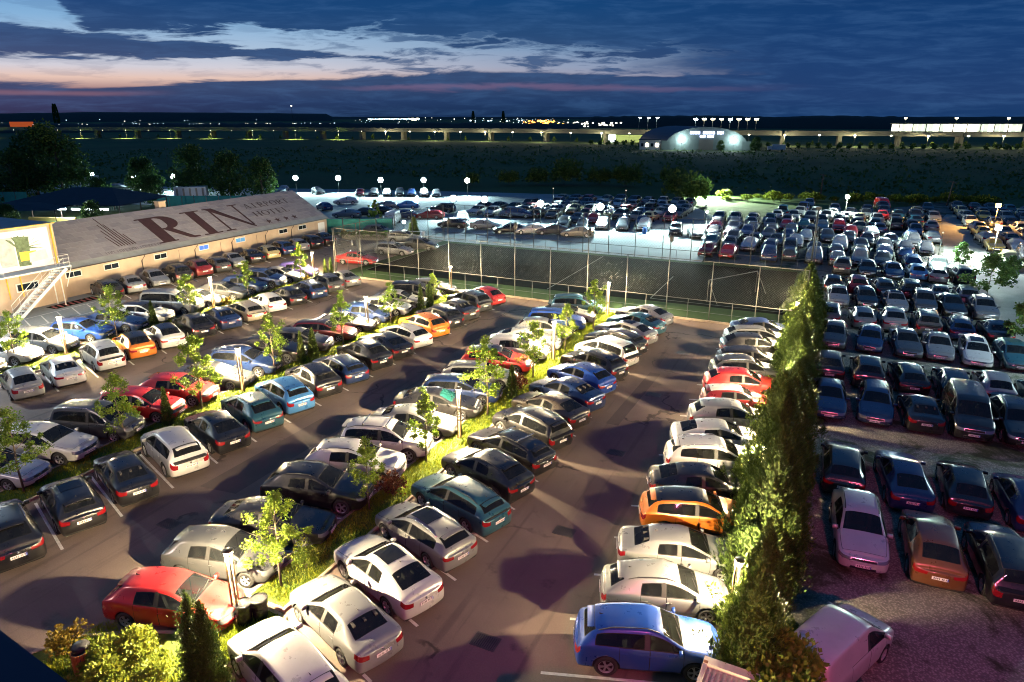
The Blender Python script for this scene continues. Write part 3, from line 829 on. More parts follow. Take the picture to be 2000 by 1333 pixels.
def place_car(kind, X, Y, rz, colr, label, group, roof=None, shade=None, sun=False, rails=None, bars=False, detail=2):
    kind = kind if kind.endswith('!') else crng.choice(VARIANTS.get(kind, (kind,)))
    kind = kind.rstrip('!'); base = kind.rstrip('23')
    if detail == 0:
        if ('far', kind) not in PROTO: PROTO[('far', kind)] = far_mesh(kind, 1)
        o = bpy.data.objects.new('parked_car', PROTO[('far', kind)]); col.objects.link(o)
        o.location = (X, Y, 0.004); o.rotation_euler = (0, 0, rz)
        o['label'] = label; o['category'] = CATEG.get(base, 'car'); o['group'] = group
        o.color = (*jitcol(colr), 1)
        return o
    if kind not in PROTO: PROTO[kind] = make_proto(kind)
    pr = PROTO[kind]; G = pr['G']; p = pr['p']
    c = (*jitcol(colr), 1)
    gl = (0.010, 0.011, 0.012, 1)
    t = thing('parked_van' if base in ('van', 'panel') else 'parked_car', label, CATEG.get(base, 'car'), (X, Y, 0.004), rz, group)
    t.scale = (crng.uniform(.96, 1.03), crng.uniform(.97, 1.01), crng.uniform(.95, 1.05))
    def add(name, me, color=None, parent=t, loc=None, rz=0.0):
        if me is None: return None
        o = bpy.data.objects.new(name, me); col.objects.link(o); o.parent = parent
        if color: o.color = color
        if loc is not None: o.location = loc
        if rz: o.rotation_euler = (0, 0, rz)
        return o
    add('body', G['body'], c)
    rc = (*COLORS[roof], 1) if roof else c
    add('roof', G['roof'], rc)
    add('hood', G['hood'], c)
    add('windshield', G['windshield'], (0.22, 0.25, 0.22, 0) if shade == 'light' else (0.01, 0.07, 0.065, 0) if shade == 'teal' else gl)
    add('rear_window', G['rear_window'], gl)
    dz = {}
    for k in ('FL', 'FR', 'RL', 'RR'):
        d = add('door', G['door' + k], c)
        q = pr['hp'][k[0]]; s = 1 if k[1] == 'L' else -1
        if detail > 1:
            add('door_handle', HANDLE, c, d, (q.x, s * (q.y + 0.008), q.z))
        add('side_window', G['glass' + k], gl)
    for k in ('headL', 'headR'): add('headlight', G[k])
    for k in ('tailL', 'tailR'): add('tail_light', G[k])
    add('grille', G['grille'])
    add('number_plate', PLATE, None, t, (pr['pf'].x + 0.012, 0, pr['pf'].z))
    add('number_plate', PLATE, None, t, (pr['pr'].x - 0.012, 0, pr['pr'].z), PI)
    for ax in p['ax']:
        for s in (1, -1):
            w = add('wheel', pr['tyre'], None, t, (ax, s * (p['W'] - 0.115), p['rw']), 0 if s > 0 else PI)
            add('rim', pr['rim'], None, w)
    for s in (1, -1):
        m = add('mirror', MIRROR, c, t, (pr['mir'].x, s * (pr['mir'].y + 0.09), pr['mir'].z + 0.04))
        if s < 0: m.scale = (1, -1, 1)
    add('interior', G['interior'])
    if detail > 1:
        add('spoiler', G['spoiler'], c); add('wiper', G['wiper']); add('wiper', G['wiper2']); add('badge', G['badge']); add('badge', G['badge2'])
    if sun: add('sunroof', G['sunroof'], (.01, .011, .012, 0))
    if rails is None: rails = base in ('suv', 'wagon') and crng.random() < 0.6
    if rails:
        suf = '_c' if crng.random() < 0.4 else ''
        add('roof_rail', G['railL' + suf]); add('roof_rail', G['railR' + suf])
    if bars:
        add('roof_bar', G['bar0']); add('roof_bar', G['bar1'])
    if detail > 1: add('aerial', G['fin'])
    return t
# ------------------------------------------------------------------ setting: ground sheets
sheet('ground', rect(-7000, -600, 7000, 9000), -0.02, 'field')
sheet('car_park_surface', [(-63.2, -30), (-0.3, -30), (-0.3, 55.6), (-46.9, 57.2), (-46.9, 80.0), (-63.2, 84.0)], 0.0, 'asphalt')
sheet('gravel_lot', [(-0.3, -30), (16, -30), (17.5, 58), (40, 58), (40, 152), (20, 158), (-2, 128), (-15.5, 118), (-12.5, 81), (-1.5, 79.6), (-0.3, 56)], -0.004, 'gravel')
sheet('gravel_lane', [(12.8, 60), (17.6, 58), (21, 74), (19.5, 88), (18.2, 109), (20, 124), (21, 139), (18.5, 139), (15.2, 124), (14.2, 104), (12.6, 89), (13.5, 79), (12.6, 72), (5, 71.6), (-1, 71.4), (-1, 69.4), (5, 69.2), (12.6, 69)], 0.000, 'lane')
sheet('back_yard', [(-63, 84.3), (-46.9, 80.2), (-46.9, 79.8), (-12.6, 79.8), (-13.5, 100), (-16.5, 118), (-24, 134), (-46, 142), (-70, 138), (-97, 132), (-113, 127), (-140, 119), (-190, 104), (-150, 84), (-112, 92)], -0.006, 'yard')
sheet('terrace_paving', [(-63.2, 22), (-55.4, 22), (-55.4, 36), (-57.2, 40.2), (-63.2, 40.2)], 0.005, 'yard')
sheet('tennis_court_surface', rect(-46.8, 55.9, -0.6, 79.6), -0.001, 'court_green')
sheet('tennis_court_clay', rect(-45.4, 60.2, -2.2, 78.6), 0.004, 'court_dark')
sheet('lit_grass_verge', [(-30, 139), (-18, 118), (-14, 122), (-2, 128), (18, 141), (38, 152), (36, 170), (0, 160), (-28, 152)], -0.010, 'rough_grass')

# planting strips: kerbs and soil
STRIPS = [(-48.35, -46.0, 12, 57.0), (-32.0, -30.05, 9.0, 55.2), (-16.75, -15.0, 14.2, 54.6)]
for k, (xa, xb, ya, yb) in enumerate(STRIPS):
    b = MB()
    b.box(((xa + xb) / 2, (ya + yb) / 2, 0.05), (xb - xa - 0.2, yb - ya - 0.2, 0.09), 'soil')
    st = b.build('planting_strip_soil', kind='structure')
    n = int((yb - ya) / 1.0)
    kr = []
    for x in (xa + 0.06, xb - 0.06):
        for i in range(n):
            y0 = ya + (yb - ya) * i / n; y1 = ya + (yb - ya) * (i + 1) / n - 0.012
            q = MB(); q.box((x, (y0 + y1) / 2, 0.055 + random.Random(i * 7 + k).uniform(-.006, .006)), (0.12, y1 - y0, 0.13), 'kerb')
            kr.append(q)
    for x in [xa + 0.1 + 0.9 * i for i in range(int((xb - xa) / 0.9) + 1)]:
        q = MB(); q.box((min(x + 0.35, xb - 0.45), ya, 0.056), (0.86, 0.12, 0.13), 'kerb'); kr.append(q)
    for q in kr: q.build('kerb_stone', parent=st)

def grass_patch(name, zone, n, hmin, hmax, seed, lab, m='blade'):
    rg = random.Random(seed); b = MB(); xa, xb, ya, yb = zone
    cl = [(rg.uniform(xa, xb), rg.uniform(ya, yb)) for _ in range(int(n / 22))]
    for i in range(n):
        if rg.random() < 0.55:
            cx, cy = cl[rg.randrange(len(cl))]; x = min(xb, max(xa, cx + rg.gauss(0, .13))); y = cy + rg.gauss(0, .13)
        else: x, y = rg.uniform(xa, xb), rg.uniform(ya, yb)
        h = rg.uniform(hmin, hmax); a = rg.uniform(0, 2 * PI); w = rg.uniform(.010, .022); le = rg.uniform(-.06, .06)
        dx, dy = math.cos(a) * w, math.sin(a) * w
        k = len(b.v)
        b.v += [(x - dx, y - dy, .085), (x + dx, y + dy, .085), (x + le, y + rg.uniform(-.06, .06), .085 + h)]
        b.face((k, k + 1, k + 2), m)
    return b.build(name, kind='stuff', label=lab)
grass_patch('grass', (-48.2, -46.15, 20, 56.8), 15000, .05, .16, 1, 'short lit grass growing on the first planting strip')
grass_patch('grass', (-31.85, -30.2, 9.2, 55.0), 30000, .05, .17, 2, 'short lit grass growing on the second planting strip')
grass_patch('grass', (-16.6, -15.15, 14.4, 54.4), 34000, .05, .17, 3, 'short lit grass growing on the third planting strip')

# front lawn bed near the hotel
LAWN = [(-20.6, 5.5), (-15.2, 5.5), (-14.7, 13.9), (-15.6, 14.0), (-16.6, 12.2), (-18.4, 11.5), (-20.1, 10.5), (-20.8, 9.4)]
b = MB(); b.poly([(x, y, 0.09) for x, y in LAWN], 'soil'); lawn = b.build('lawn', kind='structure')
for i in range(len(LAWN)):
    (xa, ya), (xb, yb) = LAWN[i], LAWN[(i + 1) % len(LAWN)]
    L = math.hypot(xb - xa, yb - ya); n = max(1, round(L / 0.9))
    for k in range(n):
        t0, t1 = k / n, (k + 1) / n - 0.012 / L
        q = MB(); q.bar((xa + (xb - xa) * t0, ya + (yb - ya) * t0, 0.055), (xa + (xb - xa) * t1, ya + (yb - ya) * t1, 0.055), 0.12, 'kerb', 0.14); q.build('kerb_stone', parent=lawn)
grass_patch('grass', (-20.0, -14.95, 6.0, 11.2), 16000, .06, .2, 4, 'longer lit grass on the lawn by the litter bin')
grass_patch('grass', (-16.4, -14.9, 11.2, 13.8), 5000, .06, .2, 5, 'lit grass on the narrow lawn tip beside the wrapped bins')

# painted bay lines
def bay_lines(x, y0, ang, pitch, n, L=4.7):
    b = MB(); ca, sa = math.cos(R(ang)), math.sin(R(ang)); w = .055
    b.poly([(sa * w, -ca * w, .004), (L * ca + sa * w, L * sa - ca * w, .004), (L * ca - sa * w, L * sa + ca * w, .004), (-sa * w, ca * w, .004)], 'line')
    me = b.mesh('bay_line')
    for k in range(n): inst('bay_line', me, None, (x, y0 + pitch * k, 0), kind='structure')
bay_lines(-10.55, 12.9, 159, 2.585, 16)
bay_lines(-20.9, 13.15, 18, 2.56, 16, 4.3)
bay_lines(-25.35, 13.3, 159, 2.545, 16)
bay_lines(-36.0, 16.1, 18, 2.58, 15, 4.3)
bay_lines(-41.4, 23.6, 159, 2.58, 12)
bay_lines(-52.2, 24.0, 18, 2.6, 12, 4.3)
bay_lines(-57.6, 40.9, 159, 2.55, 14, 5.2)
bay_lines(-6.1, 15.35, 18, 2.57, 15, 4.2)
# repaired patches of newer, darker asphalt
M['patch'] = ground_mat('asphalt_patch', [(0.3, (0.09, 0.073, 0.066, 1)), (0.7, (0.13, 0.105, 0.093, 1))], 0.6, 30, 0.9, 0.2)
for pts in ([(-24.4, 19.0), (-22.4, 19.2), (-22.4, 27.4), (-24.2, 27.2)], [(-9.6, 33.2), (-8.9, 33.2), (-8.6, 42.0), (-9.3, 42.0)], [(-39.6, 28), (-37.6, 28.4), (-37.8, 31.2), (-39.8, 30.8)], [(-24.0, 40), (-23.0, 40), (-22.8, 47), (-23.7, 47)]):
    b = MB(); b.poly([(x, y, .0025) for x, y in pts], 'patch'); b.build('asphalt_patch', kind='structure')
# hatched walkway by the stairs
for k in range(9):
    y = 27.0 + k * 1.35
    b = MB(); b.poly([(-59.4, y, .009), (-59.25, y + .02, .009), (-56.6, y - 1.0, .009), (-56.6, y - 1.16, .009)], 'line'); b.build('walkway_stripe', kind='structure')
for x, ya, yb in ((-59.5, 25, 39), (-56.5, 24, 37.5)):
    b = MB(); b.poly([(x - .05, ya, .010), (x + .05, ya, .010), (x + .05, yb, .010), (x - .05, yb, .010)], 'line'); b.build('walkway_line', kind='structure')
b = MB(); b.poly([(-61.6, 35.6, .009), (-60.2, 35.6, .009), (-60.2, 39.9, .009), (-61.6, 39.9, .009)], 'court_dark'); b.build('ramp_mat_floor', kind='structure')
for k in range(8):
    y = 35.9 + k * 0.52
    b = MB(); b.poly([(-61.4, y, .013), (-60.35, y - .2, .013), (-60.35, y + .04, .013), (-61.4, y + .24, .013)], 'redpaint'); b.build('walkway_stripe', kind='structure')

# drain gratings
M['ironlight'] = mat('worn_iron', (0.085, 0.075, 0.068), 0.6, metal=0.3, var=0.3)
for i, (x, y) in enumerate([(-8.2, 15.8), (-8.05, 22.6), (-8.1, 30.1), (-8.2, 38.3), (-23.1, 16.3), (-8.1, 46.8)]):
    t = thing('drain_grating', 'cast iron drain grating in the asphalt, %s from the bottom of the right-hand aisle' % ordn(i + 1 if i != 5 else 5) if i != 4 else 'cast iron drain grating in the asphalt between the first and second planting strips',
              'drain', (x, y, 0.0), 0, 'drain gratings in the asphalt')
    b = MB()
    for s in (-1, 1):
        b.box((s * .40, 0, .008), (.06, .62, .02), 'ironlight'); b.box((0, s * .28, .008), (.74, .06, .02), 'ironlight')
    b.build('frame', parent=t)
    b = MB(); b.box((0, 0, .004), (.74, .5, .004), 'trim'); b.build('pit', parent=t)
    sb = MB(); sb.box((0, 0, .010), (.036, .49, .014), 'ironlight'); sm = sb.mesh('slat')
    for k in range(10): inst('slat', sm, t, (-.33 + k * .073, 0, 0))
# ------------------------------------------------------------------ hotel annex with painted roof
M['peach'] = mat('peach_render', (0.40, 0.305, 0.225), 0.9, var=0.14, vscale=0.6, bump=0.15)
M['wallwhite'] = mat('white_render', (0.66, 0.64, 0.60), 0.85, var=0.08, vscale=0.7)
M['shingle'] = mat('roof_shingle', (0.215, 0.208, 0.235), 0.75, var=0.14, vscale=1.6, bump=0.25)
M['shingle2'] = mat('roof_shingle_weathered', (0.25, 0.24, 0.265), 0.75, var=0.12, vscale=1.3, bump=0.25)
M['sheetroof'] = mat('eave_sheet', (0.27, 0.29, 0.29), 0.6, metal=0.2, var=0.15, vscale=1)
M['maroon'] = mat('maroon_roof_paint', (0.045, 0.018, 0.018), 0.7, var=0.2)
M['inkroof'] = mat('dark_roof_paint', (0.05, 0.036, 0.038), 0.7)
M['downpipe'] = mat('brown_downpipe', (0.06, 0.04, 0.03), 0.5)
M['yellowpipe'] = mat('yellow_pipe', (0.62, 0.42, 0.03), 0.5)
M['steel'] = mat('white_painted_steel', (0.62, 0.63, 0.62), 0.45, var=0.06)
M['winframe'] = mat('window_frame', (0.50, 0.50, 0.48), 0.5)
M['winglass'] = mat('window_glass', (0.012, 0.018, 0.026), 0.08, spec=0.6)
M['winblue'] = emit('window_blue', (0.03, 0.12, 0.62), 0.32)
M['winblue2'] = emit('window_pale_blue', (0.06, 0.22, 0.50), 0.25)
WX, EZ, RX, RZ, Y0, Y1 = -63.2, 2.75, -68.9, 6.15, 38.2, 75.8
SL = math.hypot(RX - WX, RZ - EZ)
def roofp(y, t, up=0.0):
    k = t / SL; nx, nzr = (RZ - EZ) / SL, -(RX - WX) / SL
    return (WX + (RX - WX) * k + nx * up, y, EZ + (RZ - EZ) * k + nzr * up)
annex = thing('annex_building', 'long low peach annex with a grey shingle roof painted with big maroon letters', 'building', (WX, Y0, 0))
AO = Vector((WX, Y0, 0))
def off(b):
    b.v = [tuple(Vector(p) - AO) for p in b.v]; return b
b = MB()
b.box(((WX - 74.6) / 2, (Y0 + Y1) / 2, 1.3), (74.6 + WX if False else 11.4, Y1 - Y0, 2.6), 'peach')
b.poly([(WX, Y1, 2.6), (-74.6, Y1, 2.6), (RX, Y1, RZ - .12)][::-1], 'peach'); b.poly([(WX, Y0, 2.6), (-74.6, Y0, 2.6), (RX, Y0, RZ - .12)], 'peach')
wall = off(b).build('wall', annex)
b = MB()
for s in (0, 1):
    q = lambda y, t, up: roofp(y, t, up) if s == 0 else (2 * RX - roofp(y, t, up)[0], y, roofp(y, t, up)[2])
    pts = [q(Y0, -0.25, 0), q(Y1 + .2, -0.25, 0), q(Y1 + .2, SL, 0), q(Y0, SL, 0)]
    low = [(p[0], p[1], p[2] - .10) for p in pts]
    if s: pts.reverse(); low.reverse()
    b.poly(pts, 'sheetroof'); b.poly(low[::-1], 'sheetroof')
    for i in range(4):
        j = (i + 1) % 4; b.poly([pts[i], low[i], low[j], pts[j]], 'sheetroof')
roof = off(b).build('roof', annex)
# shingle sheets in lapped courses (front slope); the eave course stays plain sheet
rs = random.Random(3)
ncol, nrow = 30, 9
cw, rh = (Y1 + .15 - Y0) / ncol, (SL - 0.62) / nrow
sv = []
for v in range(5):
    b = MB(); z0, z1 = .012 + .006 * v % 0.02, .040
    w = cw - .03
    b.v = [(0, 0, .006), (w, 0, .006), (w, rh + .05, .004), (0, rh + .05, .004), (0, 0, .035), (w, 0, .035 + .004 * (v - 2)), (w, rh + .05, .010), (0, rh + .05, .012)]
    for qd in ((4, 5, 6, 7), (0, 1, 5, 4), (1, 2, 6, 5), (3, 0, 4, 7)): b.face(qd, 'shingle' if v % 2 else 'shingle2')
    sv.append(b.mesh('shingle'))
rx = Matrix(((0, -(WX - RX) / SL * 1.0, (RZ - EZ) / SL), (1, 0, 0), (0, (RZ - EZ) / SL, (WX - RX) / SL))).to_4x4()
for r in range(nrow):
    for c in range(ncol + (r % 2)):
        y = Y0 + c * cw - (cw / 2 if r % 2 else 0)
        if y < Y0 - .01 or y + cw > Y1 + .25:
            continue
        o = inst('shingle', sv[rs.randrange(5)], roof)
        p = roofp(y, 0.55 + r * rh, 0.006)
        o.matrix_local = Matrix.Translation(Vector(p) - AO) @ rx
# painted lettering, each letter its own flat shape just above the shingles
def stroke_poly(b, pts, up, m):
    b.poly([tuple(Vector(roofp(y, t, up)) - AO) for y, t in pts], m)
def thick(p, q, w):
    (x0, y0), (x1, y1) = p, q; L = math.hypot(x1 - x0, y1 - y0); nx, ny = -(y1 - y0) / L * w / 2, (x1 - x0) / L * w / 2
    return [(x0 - nx, y0 - ny), (x1 - nx, y1 - ny), (x1 + nx, y1 + ny), (x0 + nx, y0 + ny)]
def arcstrip(cx, cy, rx_, ry_, a0, a1, wi, n=14):
    out = []
    for i in range(n):
        q = []
        for k, sgn in ((i, 1), (i + 1, 1), (i + 1, -1), (i, -1)):
            a = R(a0 + (a1 - a0) * k / n); w = wi * (0.35 + 0.65 * abs(math.cos(a)))
            q.append((cx + (rx_ + sgn * w / 2) * math.cos(a), cy + (ry_ + sgn * w / 2 * 0.55) * math.sin(a)))
        out.append(q)
    return out
def glyph(ch, th, tn):
    """strokes of a serif capital in a unit box (w, list of polygons)"""
    S = []; sf = lambda x, y, w: S.append([(x - w, y - .012), (x + w, y - .012), (x + w, y + .03), (x - w, y + .03)])
    V = lambda x, w, y0=0, y1=1: S.append([(x - w / 2, y0), (x + w / 2, y0), (x + w / 2, y1), (x - w / 2, y1)])
    H = lambda y, x0, x1, w: S.append([(x0, y - w / 2), (x1, y - w / 2), (x1, y + w / 2), (x0, y + w / 2)])
    if ch == 'R':
        V(.26, th); sf(.24, 0, .24); H(.978, .02, .34, .045); H(.975, .3, .5, tn); H(.50, .3, .52, tn)
        S.extend(arcstrip(.50, .735, .26, .235, 90, -90, th))
        S.append([(.40, .50), (.62, .50), (.93, .06), (.78, .03)]); S.append([(.78, .03), (.93, .06), (1.06, .045), (1.06, .0), (.88, -.012)])
        return 1.0, S
    if ch == 'I':
        V(.5, th); sf(.5, 0, .48); sf(.5, .98, .48); return 1.0, S
    if ch == 'N':
        V(.14, tn, .0, .95); V(.87, tn, .06, 1.0); S.append([(.04, .99), (.26, .99), (.90, .0), (.86, -.02), (.76, .06)])
        sf(.14, 0, .14); sf(.87, .98, .14); H(.975, .0, .2, .04); return 1.0, S
    if ch == 'A':
        S.append(thick((.08, .02), (.48, .99), tn)); S.append(thick((.50, .99), (.86, .02), th)); H(.34, .22, .74, tn); sf(.09, 0, .10); sf(.86, 0, .13); return .95, S
    if ch == 'P':
        V(.22, th); sf(.22, 0, .18); H(.975, .06, .5, tn); H(.46, .22, .5, tn); S.extend(arcstrip(.48, .72, .25, .25, 90, -90, th)); return .85, S
    if ch == 'O':
        S.extend(arcstrip(.5, .5, .42, .49, 0, 360, th, 26)); return 1.0, S
    if ch == 'T':
        V(.45, th); sf(.45, 0, .18); H(.975, .02, .88, tn); V(.04, tn, .76, .97); V(.86, tn, .76, .97); return .9, S
    if ch == 'H':
        V(.18, th); V(.82, th); H(.5, .18, .82, tn)
        for x in (.18, .82): sf(x, 0, .15); sf(x, .98, .15)
        return 1.0, S
    if ch == 'E':
        V(.22, th); H(.975, .06, .78, tn); H(.5, .2, .62, tn); H(.02, .06, .82, tn); V(.77, tn, .76, .97); V(.81, tn, .02, .24); return .85, S
    if ch == 'L':
        V(.22, th); sf(.22, .98, .18); H(.02, .06, .82, tn); V(.81, tn, .02, .26); return .85, S
    return .5, S
LUP = [0.052]
def letter(ch, y, t, w, h, th, tn, m):
    _, S = glyph(ch, th, tn)
    b = MB()
    for k, poly in enumerate(S):
        stroke_poly(b, [(y + px * w, t + py * h) for px, py in poly], LUP[0] + 0.0004 * k, m)
    b.build('letter', roof)
letter('R', 49.75, 0.85, 5.1, 4.35, .30, .05, 'maroon')
letter('I', 55.65, 0.85, 2.75, 4.35, .46, .05, 'maroon')
letter('N', 58.9, 0.85, 5.3, 4.45, .2, .055, 'maroon')
def word(s, y0, y1, t, h, th=.2, tn=.07, m='inkroof'):
    ws = [glyph(c, th, tn)[0] for c in s]; k = (y1 - y0) / sum(ws); y = y0
    for c, w in zip(s, ws):
        letter(c, y, t, k * w * 0.9, h, th, tn, m); y += k * w
word('AIRPORT', 65.0, 73.0, 4.15, 0.95)
word('HOTEL', 65.1, 71.4, 2.45, 0.95)
for k in range(4):
    cy, ct, r1 = 66.0 + k * 1.55, 1.2, .52
    b = MB(); pts = []
    for i in range(10):
        rr = r1 if i % 2 == 0 else r1 * .4; a = PI / 2 + i * PI / 5
        pts.append((cy + rr * math.cos(a), ct + rr * math.sin(a)))
    for i in range(0, 10, 2): stroke_poly(b, [(cy, ct), pts[i - 1], pts[i], pts[(i + 1) % 10]], .052, 'maroon')
    b.build('star', roof)
for k, (ya, ta) in enumerate([(45.20, 3.27), (45.47, 4.30), (45.76, 5.25), (46.08, 6.35), (46.38, 5.2), (46.82, 4.30), (47.2, 3.28)]):
    b = MB(); yb = 45.55 + k * .31
    stroke_poly(b, [(yb - .075, 1.5), (yb + .075, 1.5), (ya + .055, ta), (ya - .055, ta)], .052, 'maroon'); b.build('logo_bar', roof)
tg = random.Random(8); y = 43.6
b = MB()
while y < 49.6:
    w = tg.choice((.12, .2, .26))
    stroke_poly(b, [(y, .66), (y + .045, .66), (y + .045, 1.0), (y, 1.0)], .052, 'inkroof')
    if w > .15: stroke_poly(b, [(y + w, .66), (y + w + .04, .66), (y + w + .04, 1.0), (y + w, 1.0)], .052, 'inkroof'); stroke_poly(b, [(y, .96), (y + w, .96), (y + w, 1.0), (y, 1.0)], .0525, 'inkroof')
    y += w + .14 + (.25 if tg.random() < .12 else 0)
b.build('tagline_lettering', roof, kind='stuff')
b = MB(); b.tube([(WX + .30, Y0, EZ - .14), (WX + .30, Y1 + .2, EZ - .14)], .055, 'downpipe', 7); off(b).build('gutter', annex)
for y in (38.45, 47.0, 53.6, 57.4 if False else 58.9, 64.3, 68.9):
    b = MB(); b.tube([(WX + .28, y, EZ - .16), (WX + .25, y, EZ - .3), (WX + .07, y - .25, EZ - .75), (WX + .07, y - .25, .05)], .05, 'downpipe', 6); off(b).build('downpipe', annex)
for k, (ya, yb, gm) in enumerate([(38.9, 40.3, 'winglass'), (42.7, 44.15, 'winglass'), (48.3, 49.7, 'winglass'), (54.0, 55.25, 'winblue'), (59.35, 60.7, 'winblue2'), (66.5, 67.9, 'winglass'), (70.1, 71.5, 'winglass')]):
    zc = 2.05
    b = MB(); b.box((WX + .02, (ya + yb) / 2, zc), (.05, yb - ya + .16, .60), 'winframe'); w = off(b).build('window', annex)
    b = MB(); b.box((WX + .044, (ya + yb) / 2 - (yb - ya) / 4 - .008, zc), (.02, (yb - ya) / 2 - .03, .44), gm); off(b).build('pane', w)
    b = MB(); b.box((WX + .044, (ya + yb) / 2 + (yb - ya) / 4 + .008, zc), (.02, (yb - ya) / 2 - .03, .44), gm); off(b).build('pane', w)
b = MB(); b.box((WX + .02, 74.6, 1.1), (.06, 1.3, 2.15), 'steel'); dr = off(b).build('door', annex)
b = MB(); b.box((WX + .07, 74.1, 1.05), (.05, .12, .05), 'downpipe'); off(b).build('handle', dr)
b = MB(); b.box((-69.6, 55.0, 6.0), (.7, .9, 1.5), 'peach'); b.box((-69.6, 55.0, 6.8), (.85, 1.05, .12), 'kerb'); off(b).build('chimney', annex)
for y in (51.3, 57.0, 62.6):
    b = MB(); b.tube([(WX + .04, y, 2.3), (WX + .04, y, 1.2)], .018, 'downpipe', 5); off(b).build('cable', annex)

# ------------------------------------------------------------------ taller block with mural, terrace and outside stair
MX, MY0, MY1, MZ = -62.3, 10.0, 38.05, 7.0
mur = thing('hotel_wing', 'white hotel wing with a room mural, yellow pipes and flat roof left of the annex', 'building', (MX, 30, 0))
MO = Vector((MX, 30, 0))
def offm(b):
    b.v = [tuple(Vector(p) - MO) for p in b.v]; return b
b = MB(); b.box((MX - 6, (MY0 + MY1) / 2, MZ / 2), (12, MY1 - MY0, MZ), 'peach'); offm(b).build('wall', mur)
b = MB(); b.box((MX - 6, (MY0 + MY1) / 2, MZ + .05), (12.3, MY1 - MY0 + .2, .12), 'sheetroof'); rf = offm(b).build('roof', mur)
b = MB(); b.box((MX + .16, (MY0 + MY1) / 2, MZ + .08), (.06, MY1 - MY0 + .2, .08), 'yellowpipe'); offm(b).build('roof_edge', mur)
b = MB(); b.box((MX + .03, 33.2, 5.15), (.06, 8.6, 3.35), 'wallwhite'); mu = offm(b).build('mural', mur)
M['mu_grey'] = mat('mural_grey', (0.36, 0.36, 0.35), 0.8, var=.2, vscale=2)
M['mu_green'] = mat('mural_green', (0.10, 0.14, 0.07), 0.8, var=.4, vscale=4)
M['mu_gold'] = mat('mural_gold', (0.72, 0.44, 0.06), 0.8, var=.2, vscale=2)
M['mu_cream'] = mat('mural_cream', (0.62, 0.58, 0.50), 0.8, var=.15, vscale=2)
def mpoly(pts, k, m, nm):
    b = MB(); b.poly([(MX + .063 + k * .003, y, z) for y, z in pts], m); offm(b).build(nm, mu)
mpoly([(33.2, 3.9), (34.5, 3.9), (34.5, 6.3), (33.0, 6.35)], 0, 'mu_grey', 'painted_panel')
mpoly([(34.6, 3.8), (35.6, 3.75), (35.8, 6.2), (34.6, 6.35)], 0, 'mu_green', 'painted_panel')
for k in range(9):
    a = R(-35 + k * 16); y, z = 35.0, 5.2
    mpoly([(y, z), (y + 1.5 * math.sin(a) + .12, z + 1.1 * math.cos(a)), (y + 1.9 * math.sin(a), z + 1.35 * math.cos(a) - .1), (y + .5 * math.sin(a) - .05, z + .2)], 1 + k % 2, 'mu_green', 'painted_leaf')
mpoly([(34.8, 4.2), (36.2, 4.2), (36.2, 4.95), (34.8, 5.0)], 3, 'mu_gold', 'painted_panel')
mpoly([(35.5, 4.0), (37.1, 4.1), (37.0, 4.95), (35.6, 4.8)], 4, 'mu_cream', 'painted_panel')
for k, y in enumerate((30.2, 31.3)):
    b = MB(); b.box((MX + .075, y, 4.65), (.05, .95, 2.1), 'winframe'); w = offm(b).build('window', mur)
    b = MB(); b.box((MX + .10, y, 4.65), (.02, .80, 1.9), 'winglass'); offm(b).build('pane', w)
for k, y in enumerate((30.6, 34.9)):
    b = MB(); b.box((MX + .03, y, 2.0), (.06, 1.9, .75), 'winframe'); w = offm(b).build('window', mur)
    b = MB(); b.box((MX + .055, y, 2.0), (.03, 1.7, .55), 'winglass'); offm(b).build('pane', w)
b = MB(); b.box((MX + .03, 29.0, 1.0), (.06, 6.0, 2.0), 'wallwhite'); offm(b).build('white_panel', mur)
for y in (37.75,):
    b = MB(); b.tube([(MX + .12, y, MZ), (MX + .12, y, .05)], .06, 'yellowpipe', 7); offm(b).build('downpipe', mur)
for y in (33.3, 34.4):
    b = MB(); b.tube([(MX + .10, y, 3.3), (MX + .10, y, 1.2)], .05, 'yellowpipe', 6); offm(b).build('pipe', mur)

st = thing('outside_stair', 'white steel outside stair with landing and thin railings against the mural wall', 'stair', (-61.3, 34, 0))
SO = Vector((-61.3, 34, 0))
def offs(b):
    b.v = [tuple(Vector(p) - SO) for p in b.v]; return b
b = MB(); b.box((-61.45, 33.2, 3.38), (1.5, 9.6, .12), 'steel'); offs(b).build('landing', st)
nst = 15
for k in range(nst):
    f = (k + .5) / nst
    b = MB(); b.box((-60.45, 32.75 + 4.2 * f, .1 + 3.25 * f), (1.1, .27, .045), 'steel'); offs(b).build('step', st)
for x in (-61.02, -59.88):
    b = MB(); b.bar((x, 32.55, .05), (x, 37.05, 3.40), .05, 'steel', .24); offs(b).build('stringer', st)
    b = MB(); b.tube([(x, 32.6, 1.0), (x, 36.9, 4.35)], .022, 'steel', 6)
    for k in range(7):
        f = k / 6; b.tube([(x, 32.6 + 4.3 * f, .08 + 3.3 * f), (x, 32.6 + 4.3 * f, 1.02 + 3.33 * f)], .014, 'steel', 5)
    b.tube([(x, 32.6, .55), (x, 36.9, 3.9)], .014, 'steel', 5)
    offs(b).build('handrail', st)
for x, y in ((-60.8, 36.9), (-61.9, 36.9), (-60.8, 31.3), (-60.8, 28.8)):
    b = MB(); b.tube([(x, y, 0), (x, y, 3.35)], .05, 'steel', 7); offs(b).build('post', st)
b = MB()
for zz in (3.75, 4.1, 4.4): b.tube([(-60.72, 28.5, zz), (-60.72, 32.4, zz)], .02, 'steel', 5); b.tube([(-60.72, 37.0, zz), (-60.72, 37.9, zz), (-62.1, 37.9, zz)], .02, 'steel', 5)
